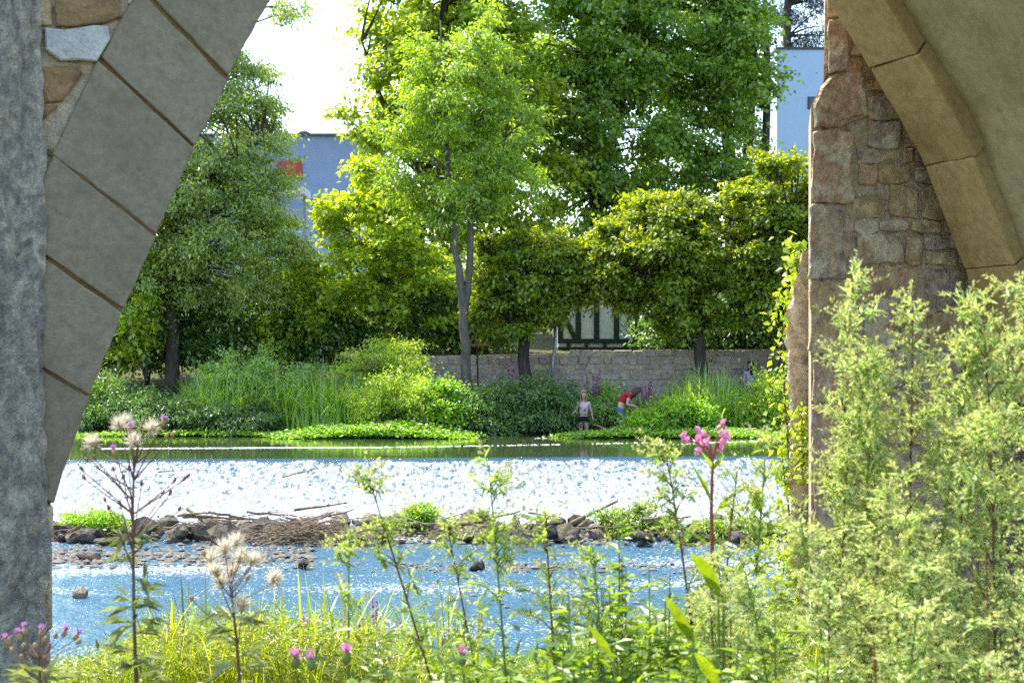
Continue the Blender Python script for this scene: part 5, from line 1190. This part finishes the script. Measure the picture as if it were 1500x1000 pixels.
lean_mugwort('thin mugwort right of the central one, tip at the rock bar', [(815, 1000), (798, 742)], 3.5, 823, 26)
lean_mugwort('short thin mugwort left of the leaning one before the blue water', [(520, 1000), (512, 790)], 3.6, 824, 16, .07)
lean_mugwort('thin mugwort with its tip before the weir left of the pink balsam', [(1010, 1000), (975, 660)], 3.7, 825, 30)
lean_mugwort('thin mugwort right of the pink balsam before the end of the weir', [(1090, 1000), (1122, 650)], 3.6, 826, 28)
lean_mugwort('thin brownish mugwort close right of the pink balsam flowers', [(1070, 1000), (1080, 690)], 3.8, 827, 24)
lean_mugwort('thin mugwort in front of the left end of the leafy bush', [(880, 1000), (868, 800)], 3.4, 828, 22)
lean_mugwort('low mugwort between the central stems before the water', [(700, 1000), (655, 770)], 3.8, 829, 20)
# fresh willow-leaved weeds
for k, (px, py, D, h, lab) in enumerate(((905, 735, 3.7, 0, 'bright willow-leaved weed before the bush on the bar'), (940, 770, 3.6, 0, 'bright willow-leaved weed left of the big dock leaf'), (868, 830, 3.5, 0, 'willow-leaved weed before the blue water right of centre'), (975, 815, 3.4, 0, 'willow-leaved weed just left of the dock leaf'), (920, 860, 3.3, 0, 'low willow-leaved weed among the weeds right of centre'), (850, 915, 3.2, 0, 'low bright weed at the bottom right of centre'), (780, 925, 3.3, 0, 'low bright weed at the bottom below the riffle'), (1000, 900, 3.1, 0, 'low bright weed below the dock leaves'), (1080, 880, 3.1, 0, 'bright weed below the pink balsam'), (740, 960, 3.2, 0, 'lowest bright weed at the bottom centre'), (1130, 900, 3.0, 0, 'bright weed at the left foot of the mugwort clump'), (960, 930, 3.0, 0, 'low broad weed at the bottom edge right of centre'), (880, 965, 3.0, 0, 'lowest weed at the bottom edge right of centre'), (1180, 930, 2.9, 0, 'green weed at the foot of the mugwort clump'), (1025, 860, 3.3, 0, 'bright weed around the big dock leaf'), (1050, 930, 3.0, 0, 'bright weed hiding the foot of the balsam'), (820, 955, 3.1, 0, 'bright weed under the third thin mugwort'), (930, 900, 3.4, 0, 'bright leafy weed in the middle of the weeds right of centre'), (700, 965, 3.3, 0, 'low bright weed beside the lone pink thistle head'), (620, 968, 3.4, 0, 'low bright weed at the foot of the leaning mugwort'), (1110, 960, 2.9, 0, 'lowest weed below the left foot of the mugwort clump'), (560, 960, 3.4, 0, 'low bright weed right of the tilted thistle head'), (1250, 960, 2.8, 0, 'green weed at the bottom edge in the mugwort clump'), (1400, 970, 2.75, 0, 'green weed at the bottom right corner'))):
    p = P(px, py, D); g = float(ground_z(p[0], D)); spike_plant('leafy_weed', lab, (p[0], D, g), p[2] - g, 5, .085, 'leaf_weed', None, 900 + k, 'willow-leaved weeds on the near bank', leafL=.08, leafW=.017, dens=3.0, fl=.02)
# rusty dock seed stalks in the clump
MAT['rust'] = leaf_mat('dock_seed', (.22, .10, .035), (.32, .16, .06), (1.3, 1.1, .8), .3)
for k, (px, py, D, lab) in enumerate(((1285, 690, 3.35, 'rusty brown dock seed stalk in the left half of the mugwort clump'), (1345, 760, 3.2, 'rusty brown dock seed stalk deep in the middle of the mugwort clump'), (1465, 720, 3.15, 'rusty brown dock seed stalk near the right frame edge'), (1065, 905, 3.2, 'rusty brown dock seed stalk beside the broad dock leaves'), (1300, 930, 2.9, 'low rusty seed stalk at the bottom right'))):
    p = P(px, py, D); g = float(ground_z(p[0], D)); spike_plant('dock_stalk', lab, (p[0], D, g), p[2] - g, 1, .02, 'leaf_thistle', 'rust', 950 + k, 'rusty dock stalks in the weeds', leafL=.05, leafW=.012, dens=.5, fl=.28, fsize=.008, ns=130, smat='stem_brown')
# pink balsam
p = P(1045, 612, 3.7); g = float(ground_z(p[0], 3.7)); bal = empty('balsam', (p[0], 3.7, g), 0, 'tall balsam with bright pink flowers in front of the weir', 'plant')
b0 = np.array([p[0], 3.7, g]); rgn = np.random.default_rng(31)
a = Acc(); c = wpath([(1046, 1010), (1044, 850), (1042, 740), (1044, 665)], 3.7, 12) - b0; c = np.concatenate([[np.array([0, 0, -.02])], c]); tube(a, c, np.linspace(.007, .0035, len(c)), 7, False)
fl = [(1000, 636), (1004, 644), (1025, 630), (1022, 644), (1030, 638), (1021, 660), (1030, 652), (1057, 620), (1060, 632), (1058, 646), (1064, 640), (1055, 655), (1036, 646)]
for (px, py) in fl:
    q = P(px, py, 3.7) - b0; tube(a, curve3(c[-1] - np.array([0, 0, .02]), (c[-1] + q) / 2 + np.array([0, 0, .02]), q, 6), np.linspace(.0022, .001, 6), 5, False)
link('stem', a.mesh('stem', MAT['stem_red'], True), bal)
for (px, py) in fl:
    q = P(px, py, 3.7 + rgn.uniform(-.03, .03)) - b0; a = Acc(); n = 9; d = unit(rgn.normal(0, 1, (n, 3)) + np.array([0, -.5, -.1])); leaf_quads(a, np.repeat(q[None], n, 0), d, rgn.normal(0, 1, (n, 3)), .016 * rgn.uniform(.7, 1.2, n), .012, .25, .2)
    link('flower', a.mesh('flower', MAT['pink']), bal)
for (x0, y0, x1, y1, w) in ((1043, 690, 1030, 655, .02), (1043, 740, 1018, 668, .024), (1043, 760, 1085, 700, .02), (1042, 800, 1005, 770, .02), (1044, 790, 1090, 800, .02), (1044, 690, 1062, 660, .015), (1045, 850, 1000, 880, .022)):
    q0, q1 = P(x0, y0, 3.7) - b0, P(x1, y1, 3.62) - b0; a = Acc(); L = np.linalg.norm(q1 - q0); leaf_quads(a, q0[None], (q1 - q0)[None], np.array([[.2, -.4, 1.]]), L, w, .15, .1); link('leaf', a.mesh('leaf', MAT['leaf_weed']), bal)
# broad dock leaves
def dock(label, base_px, leaves, D):
    p = P(*base_px, D); g = float(ground_z(p[0], D)); t = empty('dock_plant', (p[0], D, g), 0, label, 'plant', 'broad-leaved docks'); b0 = np.array([p[0], D, g])
    for (x0, y0, x1, y1, w) in leaves:
        q0, q1 = P(x0, y0, D) - b0, P(x1, y1, D - .06) - b0; ax = q1 - q0; L = np.linalg.norm(ax); ax = ax / L; sd = unit(np.cross(ax, np.array([.25, 1., .35]))); nn_ = np.cross(sd, ax)
        t_ = np.linspace(0, 1, 9); wd = w * np.sin(PI * np.clip(t_ * .93 + .05, 0, 1)) ** .8 * (1 - .25 * t_)
        rows = np.concatenate([[q0 + ax * L * u - nn_ * .10 * L * (u - .5) ** 2 * 2 + sd * s_ * wd[i] * .5 + nn_ * abs(s_) * wd[i] * .16 for s_ in (-1, -.5, 0, .5, 1)] for i, u in enumerate(t_)])
        i = np.arange(8)[:, None] * 5 + np.arange(4)[None]; a = Acc(); a.add(rows, None, np.stack([i, i + 1, i + 6, i + 5], -1).reshape(-1, 4)); lf = link('leaf', a.mesh('leaf', MAT['leaf_dock'], True), t)
        a = Acc(); tube(a, curve3(np.array([0, 0, 0.]), q0 * np.array([.6, .6, .5]), q0, 8), .0035, 5, False); link('stalk', a.mesh('stalk', MAT['stem_green'], True), lf)
dock('dock with a broad pale leaf pointing up beside the pink balsam stem', (1060, 1000), [(1052, 858, 1012, 808, .034), (1060, 880, 1030, 840, .024)], 3.2)
dock('dock with long curved leaves low down left of the balsam', (1020, 1000), [(1015, 935, 972, 868, .026), (1020, 940, 985, 905, .024), (898, 965, 862, 912, .02)], 3.1)
dock('dock leaf standing at the bottom edge below the balsam', (1050, 1020), [(1052, 1004, 1018, 952, .03)], 2.9)
# creepers on the broken wall
def creeper(label, pts, D, n, seed, L=.07, spread=.07):
    rg = np.random.default_rng(seed); p0 = P(*pts[0], D); t = empty('creeper', p0.tolist(), 0, label, 'plant', 'creepers on the broken wall'); c = wpath(pts, D, 16) - p0
    a = Acc(); tube(a, c, np.linspace(.012, .004, 16), 5, False); link('stem', a.mesh('stem', MAT['stem_brown'], True), t)
    k = rg.random(n); pos = np.stack([np.interp(k, np.linspace(0, 1, 16), c[:, q]) for q in range(3)], 1) + rg.normal(0, spread, (n, 3)) * np.array([1, .6, .6])
    a = Acc(); leaf_quads(a, pos, rg.normal(0, 1, (n, 3)) - np.array([0, 0, .4]), np.array([-.3, -.3, 1.]) + rg.normal(0, .5, (n, 3)), L * rg.uniform(.5, 1.2, n), L * .7, .1, .15); link('leaves', a.mesh('leaves', MAT['leaf_bright']), t)
creeper('yellow-green creeper climbing the left edge of the broken wall', [(1158, 690), (1150, 600), (1147, 520), (1150, 455), (1156, 420)], 12.9, 260, 1)
creeper('small green creeper tuft low on the broken wall', [(1178, 700), (1176, 650), (1174, 600)], 12.6, 200, 2, .06, .05)
creeper('green creeper hanging over the weir end of the broken wall', [(1160, 790), (1154, 730), (1148, 690), (1144, 650)], 12.9, 260, 3)
creeper('young plant sprouting from the top of the broken wall', [(1176, 420), (1166, 390), (1160, 350)], 12.8, 90, 4, .09, .06)
creeper('leafy growth at the foot of the broken wall', [(1140, 960), (1145, 880), (1150, 800)], 12.8, 700, 5, .07, .12)
